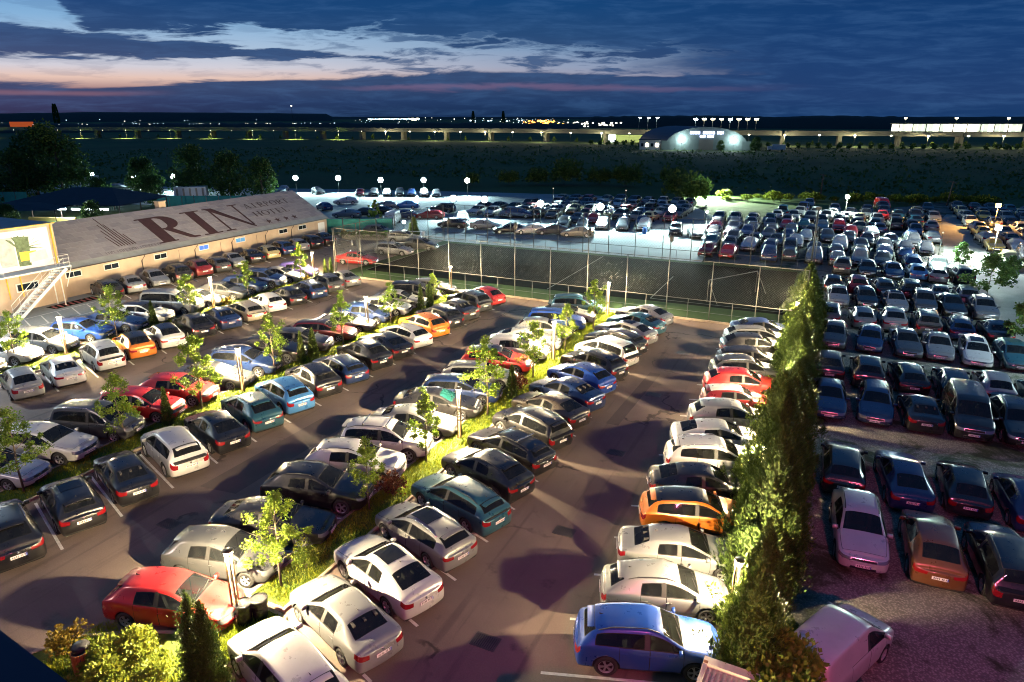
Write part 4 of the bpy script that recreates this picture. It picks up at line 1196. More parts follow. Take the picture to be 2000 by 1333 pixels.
for y in (28.5, 29.8, 31.1, 32.4, 37.0, 37.9): b.tube([(-60.72, y, 3.4), (-60.72, y, 4.42)], .02, 'steel', 5)
offs(b).build('railing', st)
b = MB(); b.bar((-60.75, 37.3, 1.6), (-60.75, 38.0, 3.3), .05, 'steel'); offs(b).build('brace', st)

# ------------------------------------------------------------------ tennis court fences
M['galv'] = mat('galvanised_post', (0.085, 0.086, 0.078), 0.55, metal=0.3, var=.2, vscale=3)
M['wire'] = mat('chain_link_wire', (0.055, 0.058, 0.054), 0.65, metal=0.2)
M['windscreen'] = mat('green_windscreen_net', (0.035, 0.062, 0.035), 0.9, var=.15, vscale=2)
def court_fence(name, label, A, B, h, rail, npost, tall=(), wire=True, screen=False, sp=0.2):
    A, B = Vector((*A, 0)), Vector((*B, 0)); L = (B - A).length; d = (B - A).normalized()
    t = thing(name, label, 'fence', A)
    at = lambda s, z: tuple(d * s + Vector((0, 0, z)))
    for k in range(npost + 1):
        s = L * k / npost; hh = h + (1.6 if k in tall else 0)
        b = MB(); b.tube([at(s, 0), at(s, hh)], .045, 'galv', 7); po = b.build('post', t)
        if k in tall:
            n = Vector((-d.y, d.x, 0))
            b = MB(); q = Vector(at(s, hh)); b.lathe([(.02, -.35), (.17, -.22), (.19, .1), (.1, .33), (.01, .36)], 'trim', 8, 'Z', tuple(q + n * .15)); b.build('floodlight_head', po)
    for k in range(npost * 2):
        if k % 2:
            s = L * k / (npost * 2); b = MB(); b.tube([at(s, 0), at(s, rail)], .025, 'galv', 6); b.build('short_post', t)
    for z, r in ((h, .028), (rail, .03)):
        b = MB(); b.tube([at(0, z), at(L, z)], r, 'galv', 6); b.build('rail', t)
    if wire:
        b = MB(); z0, z1 = rail, h; H = z1 - z0; n = int((L + H) / sp); wr = .0044
        for sgn in (1, -1):
            for i in range(n):
                s0 = -H + i * sp if sgn > 0 else i * sp
                a = (s0, z0); e = (s0 + sgn * H, z1)
                (sa, za), (sb, zb_) = a, e
                # clip to 0..L
                def clip(sa, za, sb, zb_):
                    lo, hi = (sa, za), (sb, zb_)
                    if lo[0] > hi[0]: lo, hi = hi, lo
                    if hi[0] <= 0 or lo[0] >= L: return None
                    m = (hi[1] - lo[1]) / (hi[0] - lo[0])
                    if lo[0] < 0: lo = (0, lo[1] - m * lo[0])
                    if hi[0] > L: hi = (L, hi[1] + m * (L - hi[0]))
                    return lo, hi
                c = clip(sa, za, sb, zb_)
                if c is None: continue
                p, q = Vector(at(*c[0])), Vector(at(*c[1])); k = len(b.v); nn = Vector((-d.y, d.x, 0)) * (.004 * sgn)
                for pt in (p, q):
                    b.v += [tuple(pt + nn + Vector((0, 0, wr))), tuple(pt + nn - Vector((0, 0, wr))), tuple(pt + nn * 4)]
                for e3 in ((0, 1, 4, 3), (1, 2, 5, 4), (2, 0, 3, 5)): b.face([k + j for j in e3], 'wire')
        b.build('chain_link_mesh', t, kind='stuff')
    if screen:
        b = MB(); n = npost * 2
        for i in range(n):
            s0, s1 = L * i / n + .05, L * (i + 1) / n - .05
            b = MB(); b.bar(at((s0), .62), at(s1, .62), .012, 'windscreen', 1.1); b.build('windscreen_panel', t)
    return t
court_fence('court_fence', 'tall chain link fence along the car park side of the tennis court', (-46.9, 57.0), (-0.7, 55.4), 4.95, 1.7, 13, tall=(4, 6, 8, 10), sp=0.2)
court_fence('court_fence', 'far chain link fence between tennis court and bright back lot', (-46.9, 80.0), (-0.7, 79.8), 4.9, 1.2, 14, sp=0.36)
court_fence('court_fence', 'side fence of the tennis court next to the red car', (-46.95, 57.3), (-46.95, 79.8), 4.9, 1.2, 6, wire=True, sp=0.36)
t = thing('court_kerb', 'low pale concrete kerb under the tennis court fence', 'kerb', (0, 0, 0))
for k in range(46):
    x0 = -46.9 + k * 1.0; y0 = 56.8 - (x0 + 46.9) * 1.6 / 46.2
    b = MB(); b.box((x0 + .5, y0 - .1, .07), (.98, .16, .16), 'kerb', rz=-.0346); b.build('kerb_stone', t)
# court lines and net
M['courtline'] = mat('court_line', (0.13, 0.14, 0.13), 0.8)
for q in ([(-45.4, 60.3), (-45.3, 60.3), (-45.3, 78.5), (-45.4, 78.5)], [(-44, 59.0), (-2.5, 58.0), (-2.5, 58.08), (-44, 59.08)], [(-24, 60.3), (-23.92, 60.3), (-23.92, 78.4), (-24, 78.4)], [(-14, 61), (-2.5, 61), (-2.5, 61.07), (-14, 61.07)], [(-14, 61), (-13.93, 61), (-13.93, 71), (-14, 71)]):
    b = MB(); b.poly([(x, y, .009) for x, y in q], 'courtline'); b.build('court_line', kind='structure')
gt = thing('goal_frame', 'thin white goal frame at the right end of the dark court', 'goal', (-9.0, 62.0, 0))
b = MB(); b.tube([(0, 0, 0), (0, 0, 2), (3.6, 5.8, 2.0), (3.6, 5.8, 0)], .04, 'galv', 6); b.build('frame', gt)
for p_, q_ in (((0, 0, 2), (1.0, -.6, 0)), ((3.6, 5.8, 2), (4.6, 5.2, 0))):
    b = MB(); b.tube([p_, q_], .025, 'galv', 5); b.build('stay', gt)
b = MB(); b.tube([(0, 0, 0), (0, 0, 6.6)], .10, 'galv', 9); t = thing('steel_mast', 'plain grey steel mast standing behind the farthest cypress', 'mast', (-1.0, 80.6, 0)); b.build('pole', t)
b = MB(); b.box((0, 0, 6.7), (.5, .3, .25), 'galv'); b.build('head', t)

# ------------------------------------------------------------------ lamp posts of the planting strips
M['bronze'] = mat('bronze_post', (0.13, 0.085, 0.04), 0.4, metal=0.5, var=.15)
M['glow'] = emit('lamp_glow', (1.0, 0.90, 0.66), 26.0)
M['glow_soft'] = emit('lamp_glow_soft', (1.0, 0.86, 0.55), 0.9)
LAMPS = [(-16.0, 13.1, 'third', 1), (-15.95, 28.2, 'third', 2), (-15.9, 41.4, 'third', 3), (-15.9, 54.0, 'third', 4),
         (-31.1, 14.9 + 13.4, 'second', 1), (-31.5, 41.6, 'second', 2), (-31.2, 54.2, 'second', 3),
         (-47.6, 28.2, 'first', 1), (-47.9, 41.6, 'first', 2), (-47.5, 54.3, 'first', 3), (-31.2, 15.0, 'second', 0)]
def lamp_post(x, y, label, power=P_POST, h=2.75, off_=0.0):
    t = thing('lamp_post', label, 'lamp post', (x, y, .09), 0, 'three-legged lamp posts in the planting strips')
    for k, a in enumerate((90, 210, 330)):
        dx, dy = .115 * math.cos(R(a)), .115 * math.sin(R(a))
        b = MB(); b.box((dx, dy, h / 2), (.055, .055, h), 'bronze', R(a)); leg = b.build('leg', t)
        b = MB(); b.box((dx * .62, dy * .62, 1.0 + (h - 1.2) / 2), (.012, .03, h - 1.25), 'glow_soft', R(a)); b.build('light_strip', leg)
    b = MB(); b.lathe([(.001, .0), (.17, .0), (.17, .05), (.09, .08), (.09, .9), (.001, .92)], 'bronze', 10); b.build('base', t)
    b = MB(); b.lathe([(.001, h), (.17, h), (.17, h + .035), (.001, h + .05)], 'bronze', 12); b.build('cap', t)
    b = MB(); b.lathe([(.001, h - .19), (.12, h - .18), (.15, h - .03), (.001, h - .004)], 'glow', 12); b.build('bulb', t)
    lamp('lamp_post_light', (off_, 0, h - .26), power, C_POST, .06, t)
    return t
for x, y, s, k in LAMPS:
    if k == 0: continue
    w = {1: 'nearest the hotel lawn', 2: 'halfway along', 3: 'at the tennis court end'} if s != 'third' else {1: 'beside the nose of the red hatchback', 2: 'by the white SUV with roof bars', 3: 'between white cars in the middle of', 4: 'at the tennis court end'}
    pos = w[k]
    lab = 'lit three-legged lamp post %s of the %s planting strip' % (pos, s) if 'end' in pos or 'along' in pos or 'middle' in pos else 'lit three-legged lamp post in the %s planting strip %s' % (s, pos)
    lamp_post(x, y, lab)
# lamp posts standing inside the cypress row
for k, (x, y) in enumerate([(1.4, 11.6), (-1.1, 19.5), (-1.15, 28.3), (-1.15, 37.6), (-1.15, 46.0), (-1.15, 54.0)]):
    t = lamp_post(x, y, 'lamp post buried in the cypress row, %s from the hotel' % ordn(k + 1), P_HEDGE * (.35 if k == 0 else 1), 2.7, -.38)

# ------------------------------------------------------------------ plants
def leaf_quad(b, p, d, n, L, w, m):
    p, d, n = Vector(p), Vector(d).normalized(), Vector(n)
    s = d.cross(n)
    if s.length < 1e-3: s = d.orthogonal()
    s = s.normalized() * w; k = len(b.v)
    b.v += [tuple(p), tuple(p + d * L * .5 + s), tuple(p + d * L), tuple(p + d * L * .5 - s)]
    b.face((k, k + 1, k + 2, k + 3), m)
def rvec(rg):
    while True:
        v = Vector((rg.uniform(-1, 1), rg.uniform(-1, 1), rg.uniform(-1, 1)))
        if 0.05 < v.length < 1: return v.normalized()
def young_tree(seed, h, cr, m='leaf', nl=900, lsz=.17, trunk_to=.34, low=.38):
    rg = random.Random(seed); T, C = MB(), MB()
    top = Vector((rg.uniform(-.12, .12), rg.uniform(-.12, .12), h * .93))
    T.tube([(0, 0, 0), (rg.uniform(-.04, .04), rg.uniform(-.04, .04), h * .35), tuple(top * .7), tuple(top)], [.045, .036, .024, .008], 'bark', 6)
    nb = 13; cl = []
    for i in range(nb):
        f = i / (nb - 1); z = h * (low + (.95 - low) * f); r = cr * (math.sin(PI * min(1, .30 + f * .62)) ** .8) * (1 if f < .8 else .6)
        a = i * 2.4 + rg.uniform(-.4, .4); q = Vector((math.cos(a) * r * .8, math.sin(a) * r * .8, z + .18))
        T.tube([(top.x * z / h, top.y * z / h, z - .25), tuple(q)], [.016, .005], 'bark', 4, False)
        for s in range(3): cl.append((q * 1.0 + Vector((rg.gauss(0, r * .32), rg.gauss(0, r * .32), rg.gauss(0, .16))), rg.uniform(.12, .30) * cr / .8))
    for i in range(nl):
        c, r = cl[rg.randrange(len(cl))]
        p = c + rvec(rg) * r * rg.uniform(.2, 1.15)
        d = rvec(rg); d.z = d.z * .6 - .15
        leaf_quad(C, p, d, rvec(rg), lsz * rg.uniform(.7, 1.25), lsz * .33, m)
    return T.mesh('trunk'), C.mesh('crown')
YT = [young_tree(11 + i, 3.25, .62 + .10 * (i % 3), nl=3600 + 500 * (i % 3), lsz=.088, low=.33) for i in range(5)]
def plant_tree(x, y, v, s, label, group='young trees in the planting strips', meshes=None, name='young_tree', sz=None):
    tr, cr = (meshes or YT)[v % len(meshes or YT)]
    t = thing(name, label, 'tree', (x, y, .08), (x * 3.7 + y * 1.3) % 6.28, group)
    t.scale = (s, s, sz or s)
    inst('trunk', tr, t); inst('crown', cr, t)
    return t
TREES = [(-48.3, 25.3, 1.05, 'first'), (-47.5, 32.1, 1.15, 'first'), (-47.6, 38.9, 1.0, 'first'), (-47.4, 45.2, 1.0, 'first'), (-47.4, 52.2, 1.1, 'first'),
         (-31.0, 15.3, 1.12, 'second'), (-31.4, 20.6, 1.05, 'second'), (-31.1, 25.2, 1.25, 'second'), (-31.2, 31.1, 1.15, 'second'), (-31.1, 38.0, 1.1, 'second'), (-31.0, 44.0, .95, 'second'), (-30.8, 50.3, .8, 'second'),
         (-16.0, 15.1, 1.08, 'third'), (-16.1, 20.5, .95, 'third'), (-16.1, 25.1, 1.05, 'third'), (-15.9, 31.3, 1.28, 'third'), (-15.8, 37.6, 1.08, 'third'), (-15.8, 43.4, 1.0, 'third'), (-15.6, 49.2, 1.12, 'third')]
cnt = {}
for i, (x, y, s, st_) in enumerate(TREES):
    cnt[st_] = cnt.get(st_, 0) + 1
    plant_tree(x, y, i * 3 + 1, s, 'slender young tree with lit yellow green leaves, %s from the hotel in %s planting strip' % (ordn(cnt[st_]), st_))
# cones of thuja and cypress
def conifer(seed, h, r, n, m='cypress', lean=0.0, lsz=.16, clumps=0, pw=.62):
    rg = random.Random(seed); T, C = MB(), MB()
    T.tube([(0, 0, 0), (0, 0, h * .8)], [.07, .02], 'bark', 6)
    ph = [rg.uniform(0, 6.28) for _ in range(5)]
    def surf(f, a):
        z = .06 + f * (h - .1)
        return z, r * ((1 - f) ** pw) * (.86 + .10 * math.sin(3 * a + ph[0] + z * 2.2) + .10 * math.sin(5 * a + ph[1] - z * 3.1)) * min(1, .72 + f * 2.2)
    cl = []
    for i in range(clumps):
        f = rg.random() ** 1.2; a = rg.uniform(0, 2 * PI); z, rr = surf(f, a); q = rr * rg.uniform(.72, 1.10)
        cl.append((q * math.cos(a), q * math.sin(a), z, rg.uniform(.6, 1.25)))
    for i in range(n):
        if clumps and rg.random() < .86:
            cx, cy, cz, k0 = cl[rg.randrange(clumps)]
            t = rg.random()
            sp = .17 * k0 * (1 - .8 * t)
            p = Vector((cx + rg.gauss(0, sp), cy + rg.gauss(0, sp), max(.03, cz + (-.25 + .75 * t) * k0)))
            a = math.atan2(p.y, p.x)
        else:
            f = rg.random() ** 1.25; a = rg.uniform(0, 2 * PI); z, rr = surf(f, a); rr *= rg.uniform(.55, .95 if clumps else 1.06) if clumps else rg.uniform(.72, 1.06)
            p = Vector((rr * math.cos(a), rr * math.sin(a), z))
        out = Vector((math.cos(a), math.sin(a), 0))
        d = out * rg.uniform(.15, .6) + Vector((0, 0, 1)) + rvec(rg) * .35
        k = lsz * rg.uniform(.7, 1.4)
        for q in range(3):
            dd = d + rvec(rg) * .45
            leaf_quad(C, p - out * .05, dd, out + rvec(rg) * .5, k * rg.uniform(.7, 1.1), k * .12, m)
    return T.mesh('trunk'), C.mesh('crown')
CON = [conifer(31, 1.9, .42, 1500, lsz=.11), conifer(32, 1.9, .36, 1300, lsz=.11)]
for x, y, s, lab, v in [(-47.4, 35.2, 1.15, 'dark green thuja cone beside the white black-roofed SUV in the first strip', 0), (-30.9, 22.8, 1.2, 'small thuja cone in front of the red SUVs', 1),
                        (-31.1, 33.6, 1.2, 'paler of two thujas in the middle of the second strip', 1), (-30.6, 34.2, 1.25, 'darker of two thujas in the middle of the second strip', 0),
                        (-30.9, 48.4, 1.2, 'browned thuja cone near the tennis court', 1), (-30.3, 48.9, 1.25, 'green thuja cone next to a browned one near the tennis court', 0), (-15.6, 33.9, 1.15, 'dark thuja cone behind the biggest lit tree of the third strip', 0),
                        (-47.4, 56.0, .95, 'left one of two narrow lit thujas at the far end of the first strip', 1), (-46.8, 56.2, 1.0, 'right one of two narrow lit thujas at the far end of the first strip', 1)]:
    plant_tree(x, y, v, s, lab, 'thuja cones in the planting strips', CON, 'thuja')
BIGT = [conifer(41, 3.0, .64, 6500, lsz=.11, clumps=130), conifer(42, 2.8, .54, 5200, lsz=.11, clumps=110)]
plant_tree(-14.85, 10.55, 1, 1.0, 'taller brownish thuja at the left of the pair beside the white SUV', 'pair of thujas on the lawn', BIGT, 'thuja', 1.05)
plant_tree(-14.15, 10.4, 0, 1.0, 'broader thuja at the right of the pair beside the white SUV', 'pair of thujas on the lawn', BIGT, 'thuja', 1.0)
CYP = [conifer(51 + i, 4.7, 1.62 + .10 * i, 20000, lsz=.155, clumps=250, pw=.80) for i in range(4)]
HEDGE = []
yy = 16.6; rg = random.Random(77)
while yy < 58.5:
    HEDGE.append((-.5 + rg.uniform(-.25, .25), yy, rg.uniform(.74, 1.18)))
    yy += rg.uniform(2.4, 3.3)
for i, (x, y, s) in enumerate(HEDGE):
    plant_tree(x, y, i * 3 + 2, s, 'tall dark cypress in the row between the car parks, %s from the hotel' % ordn(i + 1), 'cypresses between the two car parks', CYP, 'cypress', s * (1.06 if i < 6 else .82))
# shrubs
def shrub(seed, r, h, n, m, lsz=.10):
    rg = random.Random(seed); C = MB()
    cl = [(rg.uniform(-.6, .6) * r, rg.uniform(-.6, .6) * r, rg.uniform(.2, .75) * h) for _ in range(16)]
    for i in range(n):
        c = Vector(cl[rg.randrange(16)]); v = rvec(rg); v.z = abs(v.z)
        p = c + Vector((v.x * r * .45, v.y * r * .45, v.z * h * .42)) * rg.uniform(.5, 1.1)
        leaf_quad(C, p, v + rvec(rg) * .7, rvec(rg), lsz * rg.uniform(.7, 1.3), lsz * .36, m)
    B = MB()
    for k in range(6):
        a = k * 1.05; B.tube([(0, 0, 0), (r * .4 * math.cos(a), r * .4 * math.sin(a), h * .6)], [.02, .006], 'bark', 4, False)
    return B.mesh('stem'), C.mesh('foliage')
def put_shrub(x, y, ms, s, label, group=None):
    t = thing('shrub', label, 'shrub', (x, y, .08), x * 2.2, group); t.scale = (s, s, s)
    inst('stem', ms[0], t); inst('foliage', ms[1], t)
SH_G, SH_R, SH_Y, SH_B = shrub(61, .5, .8, 700, 'shrub'), shrub(62, .5, .8, 700, 'red_leaf'), shrub(63, .45, .6, 600, 'gold_leaf'), shrub(64, 1.15, 1.1, 5200, 'shrub', .13)
put_shrub(-15.85, 21.9, SH_R, 1.2, 'reddish shrub beside the teal estate car')
put_shrub(-15.8, 35.4, SH_R, 1.1, 'reddish shrub behind the bright blue SUV in the third strip')
put_shrub(-15.9, 16.3, SH_G, 1.1, 'small leafy green shrub beside the dark grey hatchback')
put_shrub(-47.3, 42.4, SH_Y, 1.1, 'small yellow shrub near the middle lamp of the first strip')
put_shrub(-19.7, 9.8, SH_Y, 1.35, 'golden shrub at the left corner of the lawn')
put_shrub(-17.3, 10.0, SH_B, .95, 'big bright green shrub behind the wooden litter bin')
put_shrub(-16.1, 9.3, SH_B, .75, 'loose pale green shrub in the middle of the lawn')
put_shrub(-18.2, 8.3, SH_B, .6, 'low shrub in front of the wooden litter bin')
put_shrub(-47.0, 52.6, SH_Y, .9, 'yellow shrub at the foot of the last tree of the first strip')
for i in range(16):
    put_shrub(-1.9 + rg.uniform(-.2, .2), 17.5 + i * 2.5, SH_G, rg.uniform(.7, 1.1), 'low green shrub at the foot of the cypress row, %s from the hotel' % ordn(i + 1), 'shrubs under the cypress row')
CLUMP = shrub(66, .95, 1.75, 5200, 'shrub', .15)
for i, (x, y, s) in enumerate([(.2, 15.4, 1.25), (1.0, 15.0, 1.15), (2.0, 15.2, 1.1), (2.9, 15.3, 1.0), (.4, 16.6, 1.2), (4.3, 14.6, .95)]):
    put_shrub(x, y, CLUMP, s, 'bushy juniper in front of the white van, %s from the cypresses' % ordn(i + 1), 'junipers at the bottom edge')
# ------------------------------------------------------------------ back yard: floodlights, canopy, fences, far things
M['floodglow'] = emit('flood_glow', (0.80, 0.95, 1.0), 90.0)
M['warmglow'] = emit('street_glow', (1.0, 0.90, 0.62), 24.0)
M['orangeglow'] = emit('orange_glow', (1.0, 0.42, 0.06), 60.0)
M['teal_net'] = mat('teal_mesh_fence', (0.02, 0.20, 0.19), 0.8, var=.2, vscale=1)

M['darkcloth'] = mat('dark_canopy_cloth', (0.016, 0.022, 0.032), 0.8, var=.2, vscale=.8)
M['concrete'] = mat('concrete', (0.17, 0.165, 0.14), 0.85, var=.15, vscale=.15)
M['darkwood'] = mat('dark_timber', (0.05, 0.035, 0.025), 0.8)
FL = [(-157.2, 107.3), (-145.7, 109.4), (-135.1, 111.1), (-107.2, 119.5), (-98.7, 123.4), (-87.3, 123.1), (-79.0, 126.9), (-70.0, 129.7), (-56.4, 99.5), (-51.1, 100.4), (-40.7, 99.1), (-31.1, 99.3), (-20.8, 101.4)]
def flood(x, y, label, h=3.2, power=P_FLOOD, gm='floodglow', c=C_FLOOD, grp='floodlights of the back yard', r=.52, aim=None, omni=False):
    a = math.atan2(-y, -x) if aim is None else aim
    t = thing('floodlight', label, 'floodlight', (x, y, 0), a + PI / 2, grp)     # local -Y looks at the hotel
    b = MB(); b.tube([(0, .12, 0), (0, .12, h + .1)], .05, 'galv', 6); b.build('pole', t)
    b = MB(); b.box((0, .02, h), (r * 2.2, .12, r * 2.0), 'trim'); b.build('housing', t)
    b = MB(); b.lathe([(.001, -.11), (r * .55, -.10), (r, -.05), (r, -.045)], 'glow' if gm is None else gm, 14, 'Y', (0, 0, h)); b.build('lens', t)
    if power and omni:
        lamp('floodlight_light', (0, -.30, h), power, c, .2, t)
    elif power:
        lamp('floodlight_light', (0, -.35, h), power, c, kind='AREA', size=.45, parent=t, rot=(R(-46), 0, 0)).data.spread = R(135)
    return t
for k, (x, y) in enumerate(FL):
    flood(x, y, ('floodlight on a thin pole, %s from the left in the back row' % ordn(k + 1)) if k < 8 else 'floodlight on a thin pole, %s from the left in the row nearer the tennis court' % ordn(k - 7))
G2 = 'lights of the gravel lot'
flood(2.5, 125.3, 'white floodlight on a pale pole among the cars left of the red van', 3.6, 9000, 'floodglow', (0.80, 1.0, 0.86), G2, .30, omni=True)
flood(18.4, 96.9, 'bright white floodlight over the cars right of the pale lane', 3.6, 13000, 'floodglow', (0.85, 1.0, 0.96), G2, .30, omni=True)
flood(22.5, 121.8, 'orange sodium light over the cars at the right edge', 3.6, 9000, 'orangeglow', (1.0, 0.5, 0.12), G2, .3, omni=True)
flood(-17.4, 109.4, 'small white light at the left end of the green fence panels, farther one', 3.3, 1500, 'floodglow', (0.85, 1.0, 0.92), G2, .13)
flood(-15.6, 100.0, 'small white light at the left end of the green fence panels, nearer one', 3.2, 3500, 'floodglow', (0.85, 1.0, 0.92), G2, .16)
flood(-24.0, 150.0, 'small lamp lighting the green grass beyond the gravel lot', 3.6, 20000, 'floodglow', (0.80, 1.0, 0.72), G2, .12, aim=R(-50))
flood(-54.2, 81.4, 'bright yellow white floodlight shining on the small conifer at the court corner', 1.9, 900, 'floodglow', (1.0, .95, .7), G2, .22)
for k, (x, y) in enumerate([(-46, 118), (-33, 120), (8, 108), (12, 90)]):
    flood(x, y, 'dim little lamp on a bare pole among the dark cars, %s from the left' % ordn(k + 1), 3.6, 2600, 'glow_soft', (0.70, 1.0, 0.9), 'dim lamps over the parked cars', .1)

# canopy pavilion
pv = thing('canopy_pavilion', 'dark pyramid canopy on posts with a lit counter inside', 'pavilion', (-115.0, 77.0, -.5), R(20))
b = MB()
b.v = [(-10.5, -7, 3.0), (10.5, -7, 3.0), (10.5, 7, 3.0), (-10.5, 7, 3.0), (-3.0, 1.0, 5.0), (4.0, 1.0, 5.0), (-10.5, -7, 2.9), (10.5, -7, 2.9), (10.5, 7, 2.9), (-10.5, 7, 2.9)]
for q in ((0, 1, 5, 4), (1, 2, 5), (2, 3, 4, 5), (3, 0, 4), (9, 8, 7, 6)): b.face(q, 'darkcloth')
b.build('canopy', pv)
for k in range(5):
    for y in (-6.7, 6.7):
        b = MB(); b.tube([(-10 + 5 * k, y, 0), (-10 + 5 * k, y, 2.95)], .09, 'darkwood', 6); b.build('post', pv)
M['counterglow'] = emit('counter_lamp', (0.85, 0.95, 1.0), 9.0)
M['counter'] = mat('counter_front', (0.55, 0.42, 0.14), 0.7)
b = MB(); b.box((-1.0, -7.6, .55), (8, .4, 1.1), 'counter'); b.build('counter', pv)
for k in range(5):
    b = MB(); b.box((-2.0 + 2.4 * k, -7.0, 2.35), (1.4, .12, .25), 'counterglow'); b.build('tube_light', pv)
lamp('pavilion_light', (2, -8.0, 2.5), 5000, (.85, .95, 1.0), .3, pv)
pv2 = thing('canopy_pavilion', 'lower dark blue sail canopy in front of the pyramid canopy', 'pavilion', (-118.5, 67.5, -.4), R(22))
b = MB(); b.v = [(-9, -5, 2.4), (9, -4, 2.6), (8, 5, 2.9), (-9, 5, 2.6), (0, 0, 3.3)]
for q in ((0, 1, 4), (1, 2, 4), (2, 3, 4), (3, 0, 4)): b.face(q, 'darkcloth')
b.build('sail', pv2)
for x, y in ((-9, -5), (9, -4), (8, 5), (-9, 5)):
    b = MB(); b.tube([(x, y, 0), (x, y, 2.8)], .06, 'darkwood', 6); b.build('post', pv2)
# teal mesh fences and sheds behind the annex
def panel_fence(label, A, B, h, n, m='teal_net'):
    A, B = Vector((*A, 0)), Vector((*B, 0)); t = thing('mesh_fence', label, 'fence', A); D = (B - A) / n
    for k in range(n):
        p, q = D * (k + .03), D * (k + .97)
        b = MB(); b.bar((p.x, p.y, h / 2), (q.x, q.y, h / 2), .04, m, h); b.build('panel', t)
    for k in range(n + 1):
        p = D * k; b = MB(); b.tube([(p.x, p.y, 0), (p.x, p.y, h + .15)], .05, 'galv', 6); b.build('post', t)
panel_fence('teal mesh fence at the left edge below the big trees', (-152, 76), (-140, 82), 2.3, 6)
panel_fence('teal mesh fence right of the canopy behind the annex roof', (-112, 88), (-96, 96), 2.2, 8)
panel_fence('teal mesh fence between the annex gable and the court', (-66, 79), (-57.5, 83.5), 1.9, 4)
panel_fence('pale green panel fence between back yard and gravel lot', (-15.6, 100), (-12.6, 81.5), 2.0, 8, 'windscreen')
sh_ = thing('billboard', 'white board on legs under the leftmost floodlight', 'billboard', (-156.2, 105.9, 0), R(35))
b = MB(); b.box((0, 0, 1.9), (4.2, .15, 2.4), 'wallwhite'); b.build('board', sh_)
for x in (-1.8, 1.8):
    b = MB(); b.tube([(x, 0, 0), (x, 0, .8)], .06, 'galv', 6); b.build('leg', sh_)
sh_ = thing('site_container', 'pale container shed with dark stripes below the third floodlight', 'container', (-117.5, 100.5, 0), R(38))
b = MB(); b.box((0, 0, 1.3), (6, 2.4, 2.6), 'wallwhite'); b.build('body', sh_)
for k in range(5):
    b = MB(); b.box((-2.4 + 1.2 * k, -1.22, 1.3), (.35, .05, 2.1), 'kerb'); b.build('stripe', sh_)
t = thing('water_barrel', 'small blue barrel in front of the white SUV in the back yard', 'barrel', (-23.6, 96.8, 0))
M['bluebarrel'] = mat('blue_plastic', (.02, .12, .42), .5)
b = MB(); b.lathe([(.001, 0), (.28, 0), (.3, .3), (.3, .6), (.28, .9), (.001, .92)], 'bluebarrel', 12); b.build('drum', t)
# entrance hut and signs near the court corner
for k, (x, y) in enumerate([(-58.5, 70.2), (-56.0, 71.8)]):
    t = thing('traffic_cone', 'pale traffic cone on the asphalt beyond the fence, %s one' % ('left' if k == 0 else 'right'), 'cone', (x, y, 0), 0, 'traffic cones')
    b = MB(); b.lathe([(.001, .72), (.05, .7), (.16, .05), (.001, .04)], 'line', 10); b.box((0, 0, .02), (.4, .4, .04), 'trim'); b.build('shell', t)
t = thing('barrier', 'white entrance barrier and booth posts near the court corner', 'barrier', (-54.5, 78.5, 0))
b = MB(); b.bar((0, 0, 1.0), (4.5, 1.2, 1.05), .09, 'steel'); b.build('boom', t)
for x in (0, 4.5):
    b = MB(); b.box((x, x * .27, .55), (.25, .25, 1.1), 'steel'); b.build('post', t)
t = thing('planter_box', 'long planter box with bushes behind the cones', 'planter', (-57.5, 76.5, 0), R(18))
b = MB(); b.box((0, 0, .3), (6, .8, .6), 'concrete'); b.build('box', t)
C = shrub(67, .9, 1.1, 700, 'leaf_dark', .2)
for k in range(5):
    put_shrub(-60 + k * 1.3, 75.7 + k * .42, C, .8, 'dark bush in the long planter, %s from the left' % ordn(k + 1), 'bushes in the planter')
CORN = conifer(70, 2.6, 1.0, 1500, lsz=.26)
plant_tree(-52.2, 80.8, 0, 1.0, 'small conifer lit yellow by a floodlight at the court corner', None or 'single conifers', [CORN], 'conifer')
plant_tree(-63.5, 87.5, 2, 1.1, 'thin young tree standing in the yard left of the court', 'young trees in the yard')

# big trees
def big_tree(seed, h, r, n, m='leaf_dark', lsz=.5, low=.12):
    rg = random.Random(seed); T, C = MB(), MB()
    T.tube([(0, 0, 0), (.1, .05, h * .3), (0, .1, h * .8)], [.28, .2, .05], 'bark', 8)
    cl = []
    for i in range(46):
        f = rg.uniform(low, 1); z = h * f; rr = r * math.sin(PI * min(1, .16 + .78 * f)) ** .7 * rg.uniform(.35, 1.0); a = rg.uniform(0, 6.28)
        c = Vector((rr * math.cos(a), rr * math.sin(a), z)); cl.append((c, rg.uniform(.5, 1.1) * r * .38))
        if i % 3 == 0: T.tube([(0, .05, z * .75), tuple(c)], [.07, .02], 'bark', 4, False)
    for i in range(n):
        c, q = cl[rg.randrange(46)]; v = rvec(rg)
        leaf_quad(C, c + v * q * rg.uniform(.5, 1.05), v + rvec(rg), rvec(rg), lsz * rg.uniform(.6, 1.3), lsz * .34, m)
    return T.mesh('trunk'), C.mesh('crown')
BT = [big_tree(81, 12, 5.2, 5200, lsz=.62), big_tree(82, 10, 4.2, 4200, lsz=.55), big_tree(83, 7, 3.2, 3000, lsz=.5)]
